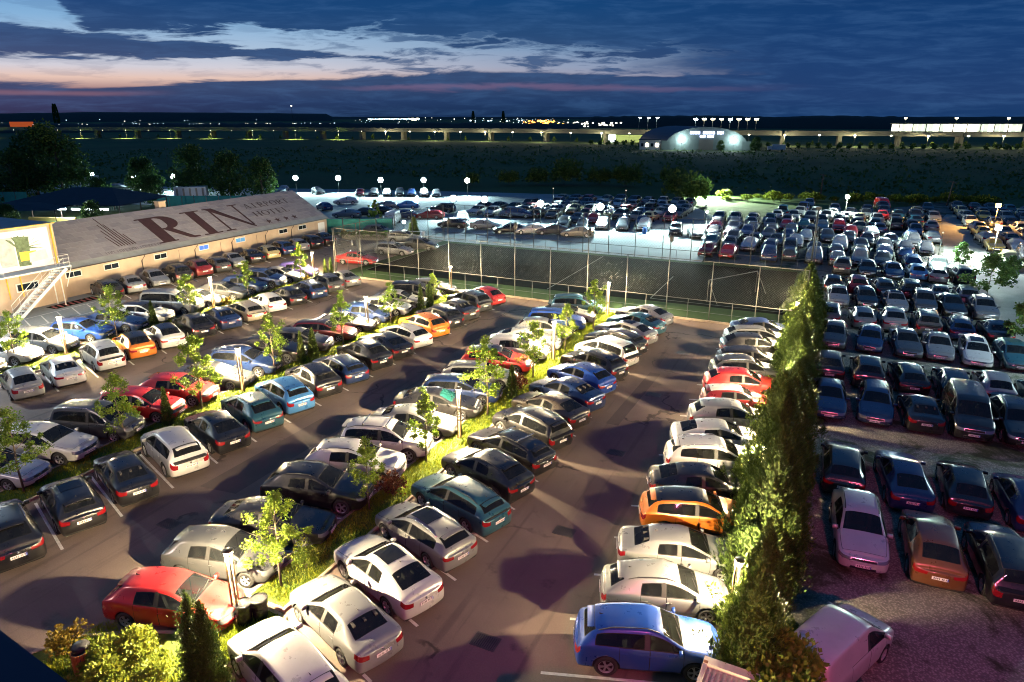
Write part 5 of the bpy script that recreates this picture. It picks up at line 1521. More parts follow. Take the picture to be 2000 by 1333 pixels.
for x, y, v, s, lab in [(-153, 92, 0, 1.0, 'big dark tree at the left edge'), (-141.5, 90, 0, 1.1, 'biggest dark tree beside the canopy'), (-147, 84, 1, .9, 'lower dark tree in front of the two big ones at the left'),
                        (-131.5, 101, 2, 1.0, 'rounded dark tree between the second and third floodlights'), (-120, 103, 1, .95, 'tall bushy tree right of the third floodlight'), (-113, 106.5, 2, 1.15, 'wide dark tree just behind the annex ridge'),
                        (-108.5, 110.5, 2, 1.0, 'dark tree right of the wide one behind the annex ridge'), (-128, 88, 2, .62, 'small dark tree beside the canopy right post'), (-118, 92, 2, .7, 'small tree in front of the teal fence'),
                        (-138, 74, 2, .55, 'low dark bush tree left of the canopy'), (-130, 66, 2, .5, 'low garden tree in front of the sail canopy'), (-112, 62, 2, .45, 'low garden tree just above the annex roof'), (-104, 70, 2, .45, 'small garden tree near the chimney')]:
    plant_tree(x, y, v, s, lab, 'big trees behind the annex', BT, 'broad_tree')
GT = [young_tree(91, 4.6, 1.5, 'leaf_dark', 1700, .32, low=.3), young_tree(92, 5.6, 1.9, 'leaf_dark', 2200, .34, low=.28)]
plant_tree(13.8, 87.6, 0, .60, 'slim green tree on the lane side of the gravel lot', 'trees of the gravel lot', GT, 'broad_tree')
plant_tree(14.0, 72.5, 1, .74, 'rounder green tree in the gravel lot beside the pale lane', 'trees of the gravel lot', GT, 'broad_tree')
plant_tree(13.9, 56.8, 1, .66, 'green tree cut by the right edge of the view', 'trees of the gravel lot', GT, 'broad_tree')
plant_tree(17.0, 80.5, 0, .6, 'bushy green tree right of the pale lane', 'trees of the gravel lot', GT, 'broad_tree')
BUSH = [shrub(95, 2.6, 3.2, 1500, 'leaf_dark', .5), shrub(96, 3.4, 4.6, 2000, 'leaf_dark', .6)]
for i, (x, y, s) in enumerate([(-60, 161, 1.2), (-52, 165, .8), (-45, 163, 1.0), (-35, 170, .9), (-27, 141, 1.15), (-24, 136, 1.0), (-66, 158, .8), (-72, 155, .7), (-80, 150, .6)]):
    put_shrub(x, y, BUSH[1], s, 'wild dark bush at the edge of the field, %s from the left' % ordn(sorted([-60, -52, -45, -35, -27, -24, -66, -72, -80]).index(x) + 1), 'wild bushes at the field edge')
WEED = shrub(97, 1.8, 1.6, 900, 'shrub', .34)
for i in range(24):
    put_shrub(-20 + i * 2.1 + rg.uniform(-.9, .9), 146 + i * .45 + rg.uniform(-3, 3), WEED, rg.uniform(.4, 1.1), 'lit weedy bush on the grass beyond the gravel lot, %s from the left' % ordn(i + 1), 'lit weedy bushes beyond the gravel lot')
for k, (x, y) in enumerate([(-2.0, 160), (20.0, 152)]):
    t = thing('wooden_pole', 'old wooden pole with a crosspiece on the dark field, %s one' % ('left' if k == 0 else 'right leaning'), 'pole', (x, y, 0), 0, 'wooden poles on the field'); t.rotation_euler = (0, R(4 * k), 0)
    b = MB(); b.tube([(0, 0, 0), (0, 0, 4.6)], .13, 'bark', 6); b.build('pole', t)
    b = MB(); b.bar((-.7, 0, 4.5), (.6, 0, 4.3), .12, 'bark'); b.build('crosspiece', t)
b = MB(); b.tube([(0, 0, 0), (.3, 0, 7)], .06, 'galv', 5); t = thing('field_mast', 'thin leaning mast on the dark field above the leftmost floodlight', 'mast', (-190, 155, 0)); b.build('pole', t)

# viaduct
VP_ = [(-760, 290), (-620, 338), (-467, 395), (-350, 424), (-218, 440), (-136, 440), (-30, 441), (60, 458), (160, 490), (300, 545)]
vi = thing('viaduct', 'long low concrete viaduct crossing the dark plain below the horizon', 'viaduct', (0, 0, 0))
def along(step):
    out = []; 
    for (xa, ya), (xb, yb) in zip(VP_[:-1], VP_[1:]):
        L = math.hypot(xb - xa, yb - ya); n = max(1, round(L / step))
        for k in range(n): out.append((xa + (xb - xa) * k / n, ya + (yb - ya) * k / n, math.atan2(yb - ya, xb - xa)))
    return out
for (xa, ya), (xb, yb) in zip(VP_[:-1], VP_[1:]):
    b = MB(); b.bar((xa, ya, 6.4), (xb, yb, 6.4), 9.5, 'concrete', 1.6); b.build('deck', vi)
    dx, dy = (xb - xa), (yb - ya); L = math.hypot(dx, dy); nx, ny = dy / L * 4.6, -dx / L * 4.6
    b = MB(); b.bar((xa + nx, ya + ny, 7.75), (xb + nx, yb + ny, 7.75), .25, 'concrete', 1.1); b.build('parapet', vi)
for x, y, a in along(33):
    b = MB(); b.box((x, y, 2.8), (2.2, 5.0, 5.6), 'concrete', a); b.build('pier', vi)
k = 0
for x, y, a in along(18.5):
    if x < -700 or x > 250: continue
    x2, y2 = x + math.sin(a) * 9.5, y - math.cos(a) * 9.5
    t = thing('street_lamp', 'street lamp along the road in front of the far viaduct, %s from the left' % ordn(k + 1), 'street lamp', (x2, y2, 0), a, 'street lamps along the viaduct'); k += 1
    lit_big = x > -300
    b = MB(); b.tube([(0, 0, 0), (0, 0, 6.0)], .09, 'galv', 5); b.build('pole', t)
    b = MB(); b.box((0, .0, 6.05), (.9, .7, .35) if lit_big else (.25, .2, .12), 'warmglow'); b.build('lantern', t)
    if k % 2 == 0:
        if lit_big: lamp('street_lamp_light', (0, -.3, 5.7), 6500, (1.0, .90, .50), .2, t)
        else: lamp('street_lamp_light', (0, -2.0, 5.7), 30000, (1.0, .93, .40), .2, t, 'SPOT', (0, 0, 0), spot=128)
sheet('roadside_grass', [(x + math.sin(a) * 16, y - math.cos(a) * 16) for x, y, a in along(60)] + [(x - math.sin(a) * 3, y + math.cos(a) * 3) for x, y, a in along(60)[::-1]], -0.012, 'rough_grass')
RB = young_tree(98, 2.6, .9, 'leaf', 240, .4, low=.2)
k = 0
for x, y, a in along(15):
    if x < -560 or x > 170: continue
    k += 1
    o = inst('roadside_bush', RB[1], None, (x + math.sin(a) * (6 + rg.uniform(-1.5, 4)), y - math.cos(a) * (6 + rg.uniform(-1.5, 4)), 0), rg.uniform(0, 6))
    o.scale = (rg.uniform(.6, 1.3),) * 3
    o['label'] = 'lit bush on the verge below the far viaduct, %s from the left' % ordn(k); o['category'] = 'bush'; o['group'] = 'bushes below the viaduct'
hd = MB()
for x, y, a in along(5):
    if -140 < x < 260:
        for q in range(9):
            px_, py_ = x + math.sin(a) * (26 + rg.uniform(0, 7)), y - math.cos(a) * (26 + rg.uniform(0, 7))
            for w in range(5): leaf_quad(hd, (px_, py_, rg.uniform(.2, 2.2)), rvec(rg), rvec(rg), 1.5, .55, 'leaf_dark')
hd.build('undergrowth', kind='stuff', label='dark scrub in front of the viaduct')

tf = MB(); tr_ = random.Random(44)
for q in range(2600):
    d_ = 150 + 250 * tr_.random() ** 1.3; a_ = R(tr_.uniform(-40, 38) - 24.69); x, y = d_ * math.sin(a_), d_ * math.cos(a_)
    if y < 165 and -140 < x < 45: continue
    s_ = tr_.uniform(.4, 1.3)
    for w in range(6): leaf_quad(tf, (x + tr_.gauss(0, 1.2), y + tr_.gauss(0, .5), tr_.uniform(0, .5) * s_), rvec(tr_), rvec(tr_), 1.0 * s_, .34 * s_, 'leaf_dark')
tf.build('field_scrub', kind='stuff', label='rough scrub scattered over the dark plain')
# hangar hall
M['hall_roof'] = mat('hall_membrane', (0.035, 0.05, 0.08), 0.6, var=.1, vscale=.2)
M['hall_front'] = mat('hall_front_cladding', (0.13, 0.18, 0.165), 0.7, var=.15, vscale=.3)
M['hall_sign'] = emit('hall_sign_light', (0.62, 0.66, 1.0), 5.0)
hl = thing('arched_hall', 'arched storage hall with a glowing blue white sign over its lit front', 'hall', (-60, 362, 0), R(11))
HW, HH, HL = 20, 10.6, 46
b = MB(); n = 18; arc = [(-HW * math.cos(PI * i / n), HH * math.sin(PI * i / n) ** .8 + .5) for i in range(n + 1)]
for i in range(n):
    (x0, z0), (x1, z1) = arc[i], arc[i + 1]; b.poly([(x0, 0, z0), (x1, 0, z1), (x1 - 16, HL, z1), (x0 - 16, HL, z0)], 'hall_roof')
b.build('roof', hl)
b = MB(); b.poly([(x, .1, z) for x, z in arc] , 'hall_front'); b.build('front_wall', hl)
for i in range(12):
    x = -20 + i * 3.6; b = MB(); b.box((x, -.05, 2.2), (3.4, .2, 4.4), 'hall_front'); b.build('wall_panel', hl)
b = MB(); b.box((0, -.4, 2.6), (7, .5, 5.0), 'concrete'); b.build('gate', hl)
# letter blocks of the sign: two rows, unreadable at this distance
x = -8.0
for w in (1.1, .5, 1.1, 1.1, -.9, 1.2, .8, 1.1, .3, .9, -.7, .3, .4, 1.0, .3):
    if w > 0:
        b = MB(); b.box((x + w / 2, -.35, 8.3), (w, .2, 1.25), 'hall_sign'); b.build('sign_letter', hl)
    x += abs(w) + .3
x = -3.2
for w in (.9, .9, .5, -.4, .9, .9, .9):
    if w > 0:
        b = MB(); b.box((x + w / 2, -.35, 6.6), (w, .2, .85), 'hall_sign'); b.build('sign_letter', hl)
    x += abs(w) + .2
for sx, wd in ((-11.5, 1.1), (13, 1.1)):
    t = thing('hall_floodlight', 'bright floodlight on the %s half of the arched hall front' % ('left' if sx < 0 else 'right'), 'floodlight', (-60 + sx, 361 + sx * .19, 0), R(11), 'floodlights of the hall')
    b = MB(); b.tube([(0, -1, 0), (0, -1, 5.1)], .1, 'galv', 6); b.build('pole', t)
    b = MB(); b.lathe([(.001, -.25), (wd * .8, -.2), (wd, 0), (wd, .1), (.001, .12)], 'floodglow', 12, 'Y', (0, -1.4, 5.0)); b.build('lens', t)
    lamp('hall_floodlight_light', (0, -5.5, 5.0), 1500, (.8, .95, 1.0), .6, t)
t = thing('gatehouse', 'small white lit gatehouse left of the arched hall', 'hut', (-87, 357, 0), R(11))
b = MB(); b.box((0, 0, 2.4), (10, 6, 4.8), 'wallwhite'); b.box((0, 0, 5.0), (11, 7, .4), 'hall_roof'); b.build('body', t)
for k in range(4):
    b = MB(); b.box((-3.6 + 2.4 * k, -3.05, 2.4), (1.2, .1, 1.6), 'warmglow' if k % 2 else 'winglass'); b.build('window', t)
plant_tree(-36.0, 360, 1, .62, 'bushy lit tree right of the arched hall', 'trees by the hall', BT, 'broad_tree')
plant_tree(-52.0, 357, 1, .45, 'dark green tree in front of the hall gate', 'trees by the hall', BT, 'broad_tree')
t = thing('white_truck', 'white box truck parked right of the arched hall', 'truck', (-27, 366, 0), R(10))
b = MB(); b.box((1, 0, 1.9), (6, 2.4, 2.4), 'wallwhite'); b.build('box', t); b = MB(); b.box((-3.2, 0, 1.4), (2.0, 2.2, 1.9), 'wallwhite'); b.build('cab', t)
for x in (-3, 2.6):
    b = MB(); b.lathe([(.001, -1.2), (.5, -1.2), (.5, 1.2), (.001, 1.2)], 'tyre', 10, 'Y', (x, 0, .5)); b.build('wheel', t)
t = thing('lit_shed', 'yellow green lit shed under the viaduct left of the hall', 'shed', (-124, 452, 0), R(3))
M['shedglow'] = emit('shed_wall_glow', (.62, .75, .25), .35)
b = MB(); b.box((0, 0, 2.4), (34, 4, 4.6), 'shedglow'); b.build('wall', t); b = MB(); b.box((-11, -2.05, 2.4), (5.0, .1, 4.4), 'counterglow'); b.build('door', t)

# station on the viaduct, right
stn = thing('railway_station', 'long glazed station hall glowing white on the viaduct at the right', 'station', (58, 459, 0), R(15))
M['stationglow'] = emit('station_light', (1.0, .98, .80), 2.3)
M['stationglow2'] = emit('station_light_dim', (.85, .95, .75), .9)
for k in range(23):
    b = MB(); b.box((-31 + k * 2.75, 0, 9.9), (2.35, 7, 4.2), 'stationglow' if rg.random() < .6 else 'stationglow2'); b.build('window_bay', stn)
b = MB(); b.box((0, 0, 12.3), (66, 10, .5), 'concrete'); b.build('roof', stn)
b = MB(); b.box((0, 0, 7.6), (66, 9, .5), 'concrete'); b.build('platform', stn)
for k in range(10):
    b = MB(); b.box((-31 + k * 6.8, -4.7, 9.9), (.35, .35, 4.6), 'downpipe'); b.build('column', stn)
for k in range(3):
    t = thing('station_mast', 'lamp mast above the glowing station roof, %s from the left' % ordn(k + 1), 'mast', (32 + 25 * k, 452 + 6.6 * k, 12), 0, 'masts over the station')
    b = MB(); b.tube([(0, 0, 0), (0, 0, 3)], .1, 'galv', 5); b.build('pole', t); b = MB(); b.box((0, 0, 3.1), (1.2, .8, .7), 'warmglow'); b.build('lantern', t)
# row of lights behind the hall
for k in range(8):
    x = -86 + k * 5.2
    t = thing('yard_lamp', 'tall bright lamp in the row behind the arched hall, %s from the left' % ordn(k + 1), 'lamp', (x, 472 + k * 1.5, 0), R(10), 'tall lamps behind the hall')
    b = MB(); b.tube([(0, 0, 0), (0, 0, 14.2)], .14, 'galv', 5); b.build('pole', t)
    b = MB(); b.box((0, 0, 14.4), (2.4, 1.4, 1.0), 'floodglow' if k in (0, 4) else 'warmglow'); b.build('lantern', t)
for k in range(3):
    t = thing('yard_lamp', 'cool twin lamp left of the arched hall, %s from the left' % ordn(k + 1), 'lamp', (-128 + k * 6.2, 490, 0), 0, 'cool lamps left of the hall')
    b = MB(); b.tube([(0, 0, 0), (0, 0, 15)], .16, 'galv', 5); b.build('pole', t); b = MB(); b.box((.5, 0, 15.2), (1.6, .8, .35), 'floodglow'); b.build('lantern', t)

# far land: ridges, woods, town lights
M['wood'] = mat('far_wood', (0.010, 0.016, 0.013), 0.95, var=.3, vscale=.02)
def ridge(name, pts, depth, seed, rough_, step):
    rr = random.Random(seed); b = MB(); prof = []
    for (xa, ya, ha), (xb, yb, hb) in zip(pts[:-1], pts[1:]):
        L = math.hypot(xb - xa, yb - ya); n = max(2, int(L / step))
        for k in range(n): f = k / n; prof.append((xa + (xb - xa) * f, ya + (yb - ya) * f, max(.3, (ha + (hb - ha) * f) + rr.uniform(-rough_, rough_))))
    for x, y, h in prof:
        L = math.hypot(x, y); ux, uy = x / L, y / L; k = len(b.v)
        b.v += [(x, y, -1), (x + ux * depth * .12, y + uy * depth * .12, h * .8), (x + ux * depth * .3, y + uy * depth * .3, h), (x + ux * depth, y + uy * depth, -1)]
    for i in range(len(prof) - 1):
        for j in range(3): b.face((4 * i + j, 4 * i + j + 1, 4 * i + j + 5, 4 * i + j + 4)[::-1], 'wood', True)
    return b.build(name, kind='structure')
def pol(az, d, h):       # azimuth in degrees from the view axis
    a = R(az + 24.69 * -1); return (d * math.sin(a), d * math.cos(a), h)
ridge('hill', [pol(-46, 2600, 20), pol(-37, 2600, 24), pol(-30, 2600, 31), pol(-22, 2600, 30), pol(-14.5, 2600, 26), pol(-13.6, 2600, 4)], 900, 1, .5, 30)
ridge('hill', [pol(-46, 4300, 16), pol(-13, 4300, 14), pol(8, 4300, 13), pol(46, 4300, 16)], 1200, 2, 1.5, 60)
ridge('far_wood_ridge', [pol(5.2, 1050, 6), pol(6.5, 1050, 16.0), pol(14, 1050, 17.5), pol(20, 1050, 15.5), pol(24, 1050, 17.0), pol(30, 1050, 15.5), pol(36, 1050, 13.0), pol(44, 1050, 11)], 300, 3, .7, 6)
ridge('far_wood_ridge', [pol(-46, 900, 9), pol(-14, 900, 8.5), pol(4, 900, 7.5), pol(6, 900, 7)], 200, 4, .9, 8)
PT = [MB() for _ in range(1)]
def poplar(seed):
    rg2 = random.Random(seed); C, T = MB(), MB(); T.tube([(0, 0, 0), (0, 0, 10)], [.5, .2], 'bark', 5)
    for i in range(500):
        f = rg2.random(); z = 3 + 27 * f; r = 2.6 * math.sin(PI * min(1, .2 + .75 * f)) ** .6; a = rg2.uniform(0, 6.28)
        leaf_quad(C, (r * math.cos(a), r * math.sin(a), z), Vector((math.cos(a) * .4, math.sin(a) * .4, 1)), rvec(rg2), 2.6, .8, 'leaf_dark')
    return T.mesh('trunk'), C.mesh('crown')
PO = [poplar(3)]
for az_, d, s, lab in [(-32.4, 1000, .95, 'tall lone poplar on the horizon above the orange hoarding'), (-3.1, 1100, .75, 'left one of two poplars on the horizon'), (-0.7, 1100, .75, 'right one of two poplars on the horizon')]:
    x, y, _ = pol(az_, d, 0); plant_tree(x, y, 0, s, lab, 'poplars on the horizon', PO, 'poplar')
t = thing('hoarding', 'orange lit hoarding far away at the left edge', 'hoarding', (*pol(-34.4, 700, 0)[:2], 0), R(60))
M['orangehoard'] = emit('orange_hoarding', (.62, .10, .02), .5)
b = MB(); b.box((0, 0, 9.2), (16, .5, 5.5), 'orangehoard'); b.build('panel', t); 
for x in (-5, 5):
    b = MB(); b.box((x, 0, 3.3), (.4, .4, 6.6), 'galv'); b.build('leg', t)
lr = random.Random(12); L1, L2, L3 = MB(), MB(), MB()
M['town_w'] = emit('town_light_white', (1.0, .95, .8), 4.0); M['town_c'] = emit('town_light_cool', (.6, .85, 1.0), 4.0); M['town_o'] = emit('town_light_orange', (1.0, .4, .06), 6.0)
def spot(bm, az_, d, h, s, m):
    x, y, _ = pol(az_, d, 0); bm.box((x, y, h), (s, s, s * .7), m)
for i in range(120):
    a = lr.uniform(-12.5, 12) if lr.random() < .8 else lr.uniform(-36, 36)
    d = lr.uniform(1150, 2500); spot(L1, a, d, lr.uniform(2, 12) if abs(a) < 13 else lr.uniform(3, 10), lr.uniform(.4, 1.2) * d / 1500, lr.choice(('town_w', 'town_w', 'town_c')))
for i in range(30): spot(L1, -11.3 + i * .135, 1500, 11 + lr.uniform(-.4, .4), 2.0, 'town_c' if i % 3 else 'town_w')
for i in range(14): spot(L1, lr.choice((-7.9, -7.7, -7.5)), 1500, lr.uniform(9, 12), 3.2, 'town_w')
for i in range(46): spot(L1, lr.gauss(2.3, .7), 1300, lr.uniform(3, 9.5), lr.uniform(1.2, 3.0), 'town_o')
for i in range(36): spot(L1, lr.gauss(6.0, 1.6), 1000, lr.uniform(3, 9), lr.uniform(1.0, 2.2), 'town_w')
for i in range(46): spot(L1, lr.uniform(-34, -13), 620, 10.6 + lr.uniform(-.3, .3), lr.uniform(.15, .4), lr.choice(('town_w', 'town_c')))
for i in range(9): spot(L1, (-3.0, -1.6, -.5, .8)[i % 4] + lr.uniform(-.3, .3), 1250, lr.uniform(8, 10), 2.2, 'town_c')
L1.build('town_lights', kind='stuff', label='small lights of the far town along the horizon')
b = MB(); b.tube([(0, 0, 0), (0, 0, 38)], .5, 'galv', 5); x, y, _ = pol(-17, 2400, 0); t = thing('radio_mast', 'thin radio mast with a light on the far ridge', 'mast', (x, y, 10)); b.build('pole', t)
b = MB(); b.box((0, 0, 38), (3, 3, 3), 'town_w'); b.build('light', t)
# ------------------------------------------------------------------ cars of the hotel car park
GH = 'cars parked in the hotel car park'
used_labels = {}
def row(entries, X, Y, heading, where, count_from_end=True, detail=None, group=GH):
    n = len(entries)
    for k, e in enumerate(entries):
        if e is None: continue
        kind, colr = e[0], e[1]; o = dict(e[2]) if len(e) > 2 else {}
        y = Y(k) if callable(Y) else Y[k]
        i = n - k if count_from_end else k + 1
        desc = o.pop('d', None) or '%s %s' % (CNAME[colr], KNAME[kind.rstrip('!23')])
        flip = o.pop('flip', False); dx = o.pop('dx', 0.0); dy = o.pop('dy', 0.0); rot = o.pop('rot', None)
        h = heading + (180 if flip else 0) + crng.uniform(-1.8, 1.8) + (rot or 0)
        x = X + dx + crng.uniform(-.10, .10)
        dist = math.hypot(x, y)
        place_car(kind, x, y + dy + crng.uniform(-.08, .08), R(h), colr, '%s, %s %s' % (desc, ordn(i), where), group, detail=detail if detail is not None else (2 if dist < 48 else 1), **o)
S, RB_, = dict(sun=True), dict(bars=True)
row([('suv!', 'white', dict(rails=False)), ('sedan!', 'silver'), ('coupe', 'white', dict(sun=True, d='white fastback with black sunroof')), ('wagon', 'silver', dict(sun=True, rails=True, d='silver estate car with sunroof')), ('wagon', 'teal', dict(rails=True)), ('suv', 'black', dict(rails=True)),
     ('wagon', 'black', dict(bars=True, d='black estate car with roof bars')), ('suv', 'black'), ('coupe', 'brown'), ('sedan', 'dblue'), ('suv', 'blue', dict(rails=True)), ('suv', 'black', dict(rails=True)), ('mpv', 'white'), ('wagon', 'black'),
     ('coupe', 'silver', dict(sun=True, d='silver fastback with dark glass roof')), ('sedan', 'teal'), ('coupe', 'silver')],
    -12.72, lambda k: 11.7 + 2.6 * k, 159, 'from the court, right of the third strip')
row([('hatch', 'red', dict(dx=.35)), ('hatch', 'dgrey'), ('sedan', 'black', dict(d='dark saloon')), ('suv', 'black'), ('suv', 'white', dict(rails=True)), ('suv3!', 'white', dict(bars=True, rails=True, d='white SUV with roof bars')), ('sedan', 'grey'),
     ('sedan', 'black', dict(shade='teal', d='black saloon with teal sunshade')), ('wagon', 'dblue', dict(rails=False)), ('wagon', 'silver', dict(rails=True)), ('suv', 'red', dict(roof='black', d='red SUV with black roof')), ('suv', 'white', dict(rails=False)),
     ('coupe', 'silver', dict(d='pale silver fastback')), ('hatch', 'grey'), ('suv', 'blue'), ('sedan', 'grey'), ('suv', 'teal')],
    -18.55, lambda k: 12.5 + 2.56 * k, 17, 'from the court, left of the third strip')
row([('suv', 'black'), ('hatch', 'black', dict(sun=True, d='black hatchback with dark glass roof')), ('sedan', 'black'), ('suv', 'white', dict(rails=False)), ('coupe', 'black'), ('suv', 'teal'), ('suv', 'skyblue', dict(d='mid blue SUV')), ('suv', 'black', dict(rails=True)),
     ('wagon', 'dblue', dict(rails=True)), ('suv', 'black', dict(rails=True)), ('coupe', 'black'), ('wagon', 'white', dict(rails=True)), ('suv', 'orange'), ('suv', 'black'), ('sedan', 'dgrey'), ('suv', 'dgrey'), ('hatch', 'red')],
    -27.45, lambda k: 12.6 + 2.545 * k, 159, 'from the court, right of the second strip')
row([('sedan', 'white'), ('suv', 'white', dict(d='white SUV with dark alloy wheels', rails=False)), ('mpv', 'dgrey', dict(rails=True)), ('suv', 'red', dict(rails=False)), ('suv', 'red', dict(rails=False, d='dusty red SUV')), ('sedan', 'dgrey', dict(shade='light', d='dark grey saloon with pale sunshade')),
     ('suv', 'dblue', dict(rails=True, d='blue SUV')), ('suv', 'black'), ('suv', 'dgrey'), ('wagon', 'dred', dict(roof='black', d='dark red estate car with black roof')), ('sedan', 'grey'), ('hatch', 'dblue'), ('coupe', 'white'), ('sedan', 'silver'), ('mpv', 'black'), ('sedan', 'dgrey')],
    -33.45, lambda k: 15.5 + 2.58 * k, 17, 'from the court, left of the second strip')
row([('hatch', 'silver'), ('sedan', 'white'), ('suv', 'white'), ('suv', 'orange', dict(roof='black', d='orange SUV with black roof', rails=False)), ('suv', 'white', dict(roof='black', rails=False, d='white SUV with black roof')), ('suv', 'black'), ('sedan', 'dblue'),
     ('wagon', 'beige', dict(d='dark estate car painted sand-lit')), ('hatch', 'white'), ('hatch', 'black'), ('wagon', 'dblue'), ('suv', 'dgrey'), ('sedan', 'grey')],  # beige estate: a dark car with sandy lamp light put into its paint
    -43.38, lambda k: 22.7 + 2.58 * k, 159, 'from the court, right of the first strip')
row([('suv', 'white', dict(d='cut off white SUV')), ('suv', 'white', dict(rails=False)), ('suv', 'silver', dict(d='pale silver SUV', rails=False)), ('suv', 'blue'), ('coupe', 'dblue', dict(d='blue fastback')), ('suv', 'white', dict(roof='black', d='white SUV with black roof', rails=False)), ('van', 'grey', dict(d='grey minibus', dx=-.2)),
     ('sedan', 'silver'), ('coupe', 'dgrey'), ('suv', 'dblue'), ('suv', 'dblue', dict(d='deep blue SUV')), ('sedan', 'silver'), ('hatch', 'violet')],
    -49.88, [23.1, 25.6, 28.2, 31.0, 33.7, 36.4, 39.3, 41.9, 44.5, 47.1, 49.7, 52.2, 54.7], 17, 'from the court, left of the first strip')
row([('suv', 'black', dict(rails=True)), ('sedan', 'silver'), ('hatch', 'silver', dict(flip=True, d='silver hatchback facing out')), ('suv', 'black'), ('suv', 'dred'), ('wagon', 'dgrey'), ('city', 'silver', dict(flip=True, d='small silver hatchback facing out')), ('sedan', 'black'), ('hatch', 'gold'), ('suv', 'dblue'), ('hatch', 'silver'), ('suv', 'black'), ('sedan', 'black')],
    -60.3, lambda k: 40.6 + 2.55 * k, 159, 'from the stair end along the annex wall', False)
row([('suv!', 'blue', dict(rails=True)), ('hatch2!', 'silver', dict(rails=True, d='silver hatchback with black roof rails')), ('sedan', 'silver'), ('suv', 'orange', dict(roof='black', d='orange SUV with black roof')), ('coupe', 'black'), ('suv', 'white', dict(rails=True)), ('coupe', 'white'), ('hatch', 'silver'),
     ('city', 'dred', dict(roof='white', d='small red hatchback with white roof')), ('suv', 'red', dict(rails=False)), ('suv', 'dgrey', dict(rails=True)), ('hatch', 'black'), ('suv', 'black'), ('wagon', 'silver'), ('sedan', 'dblue')],
    -3.4, lambda k: 17.35 + 2.57 * k, 18, 'from the court, facing the cypress row')
place_car('sedan', -3.9, 13.5, R(18), 'dgrey', 'dark saloon cut off by the bottom edge below the blue SUV', GH)
place_car('sedan', -48.2, 62.5, R(12), 'red', 'red saloon behind the left end of the court fence', GH, detail=1)
place_car('wagon', -47.5, 69.0, R(8), 'silver', 'silver estate car standing on the asphalt beyond the court fence corner', GH, rails=True, detail=1)
place_car('hatch', -46.2, 73.2, R(8), 'dgrey', 'dark hatchback with glinting lamps behind the silver estate beyond the fence', GH, detail=1)
place_car('suv', -50.8, 76.2, R(20), 'grey', 'dusty grey SUV below the small lit conifer', GH, detail=1)
place_car('hatch', -57.5, 80.0, R(10), 'dgrey', 'dark open pickup beside the teal fence', GH, detail=1)

# ------------------------------------------------------------------ cars of the gravel lot (nearest rows one by one)
GG = 'cars parked in the gravel lot'
def grow(entries, xs, Y, where, base):
    for k, (e, x) in enumerate(zip(entries, xs)):
        kind, colr, f = e[0], e[1], e[2]; o = dict(e[3]) if len(e) > 3 else {}
        d = o.pop('d', None) or '%s %s' % (CNAME[colr], KNAME[kind.rstrip('!23')])
        h = (-90 if f else 90) + crng.uniform(-4, 4) + base; yy_ = Y + o.pop('dy', 0) + crng.uniform(-.25, .25)
        place_car(kind, x + crng.uniform(-.08, .08), yy_, R(h), colr, '%s %s, %s from the cypresses in the %s gravel row' % (d, 'facing the hotel' if f else 'seen from behind', ordn(k + 1), where), GG, detail=1, **o)
F, B_ = True, False
grow([('suv', 'white', F, dict(rails=True)), ('suv', 'rust', B_, dict(d='brown orange SUV', rails=False)), ('suv', 'black', B_)], [2.75, 5.1, 7.4], 26.7, 'first', 0)
grow([('wagon', 'black', B_), ('coupe', 'dblue', B_), ('hatch', 'black', B_), ('hatch', 'dblue', B_)], [2.2, 4.6, 6.9, 9.2], 32.2, 'second', 2)
grow([('sedan', 'dblue', F), ('wagon', 'dblue', F, dict(rails=True)), ('sedan', 'black', B_), ('van', 'black', F), ('suv', 'black', F)], [1.4, 3.75, 5.95, 8.25, 10.5], 41.0, 'third', 0)
grow([('suv', 'black', B_), ('suv', 'black', B_, dict(rails=True)), ('wagon', 'black', B_), ('wagon', 'black', B_), ('hatch', 'silver', B_), ('hatch', 'teal', B_)], [1.3, 3.5, 5.8, 8.1, 10.3, 12.6], 46.6, 'fourth', 2)
grow([('hatch', 'dgrey', F, dict(rails=True)), ('hatch', 'dblue', F), ('sedan', 'dgrey', F), ('sedan', 'silver', F), ('wagon', 'white', F, dict(sun=True)), ('hatch', 'teal', F)], [1.5, 3.9, 6.2, 8.3, 10.5, 12.7], 54.0, 'fifth', 0)
grow([('suv', 'dgrey', B_), ('hatch', 'grey', B_), ('suv', 'silver', B_), ('suv', 'dgrey', B_), ('wagon', 'dblue', B_), ('sedan', 'black', B_)], [1.2, 3.5, 5.8, 8.0, 10.2, 12.6], 60.2, 'sixth', 2)
grow([('sedan', 'silver', F), ('hatch', 'black', F), ('sedan', 'silver', F, dict(sun=True)), ('suv', 'dgrey', F), ('sedan', 'black', F), ('suv', 'grey', F)], [1.7, 4.0, 6.3, 8.5, 10.6, 12.8], 67.0, 'seventh', 1)
grow([('hatch', 'black', B_), ('suv', 'dred', B_), ('hatch', 'black', B_), ('suv', 'black', B_), ('sedan', 'dgrey', B_), ('suv', 'silver', B_)], [1.2, 3.3, 5.5, 7.8, 10.1, 12.3], 71.8, 'eighth', 2)
grow([('suv', 'dgrey', B_), ('hatch', 'black', F), ('sedan', 'dblue', F), ('hatch', 'skyblue', B_), ('wagon', 'silver', B_), ('suv', 'black', B_)], [2.2, 4.6, 6.9, 9.1, 11.0, 13.2], 81.0, 'ninth', 0)
place_car('panel', 1.95, 19.3, R(63), 'white', 'white panel van standing askew on the gravel near the junipers', GG, detail=1)
place_car('hatch', 4.6, 16.6, R(60), 'dred', 'dark red car cut by the bottom edge right of the white van', GG, detail=1)

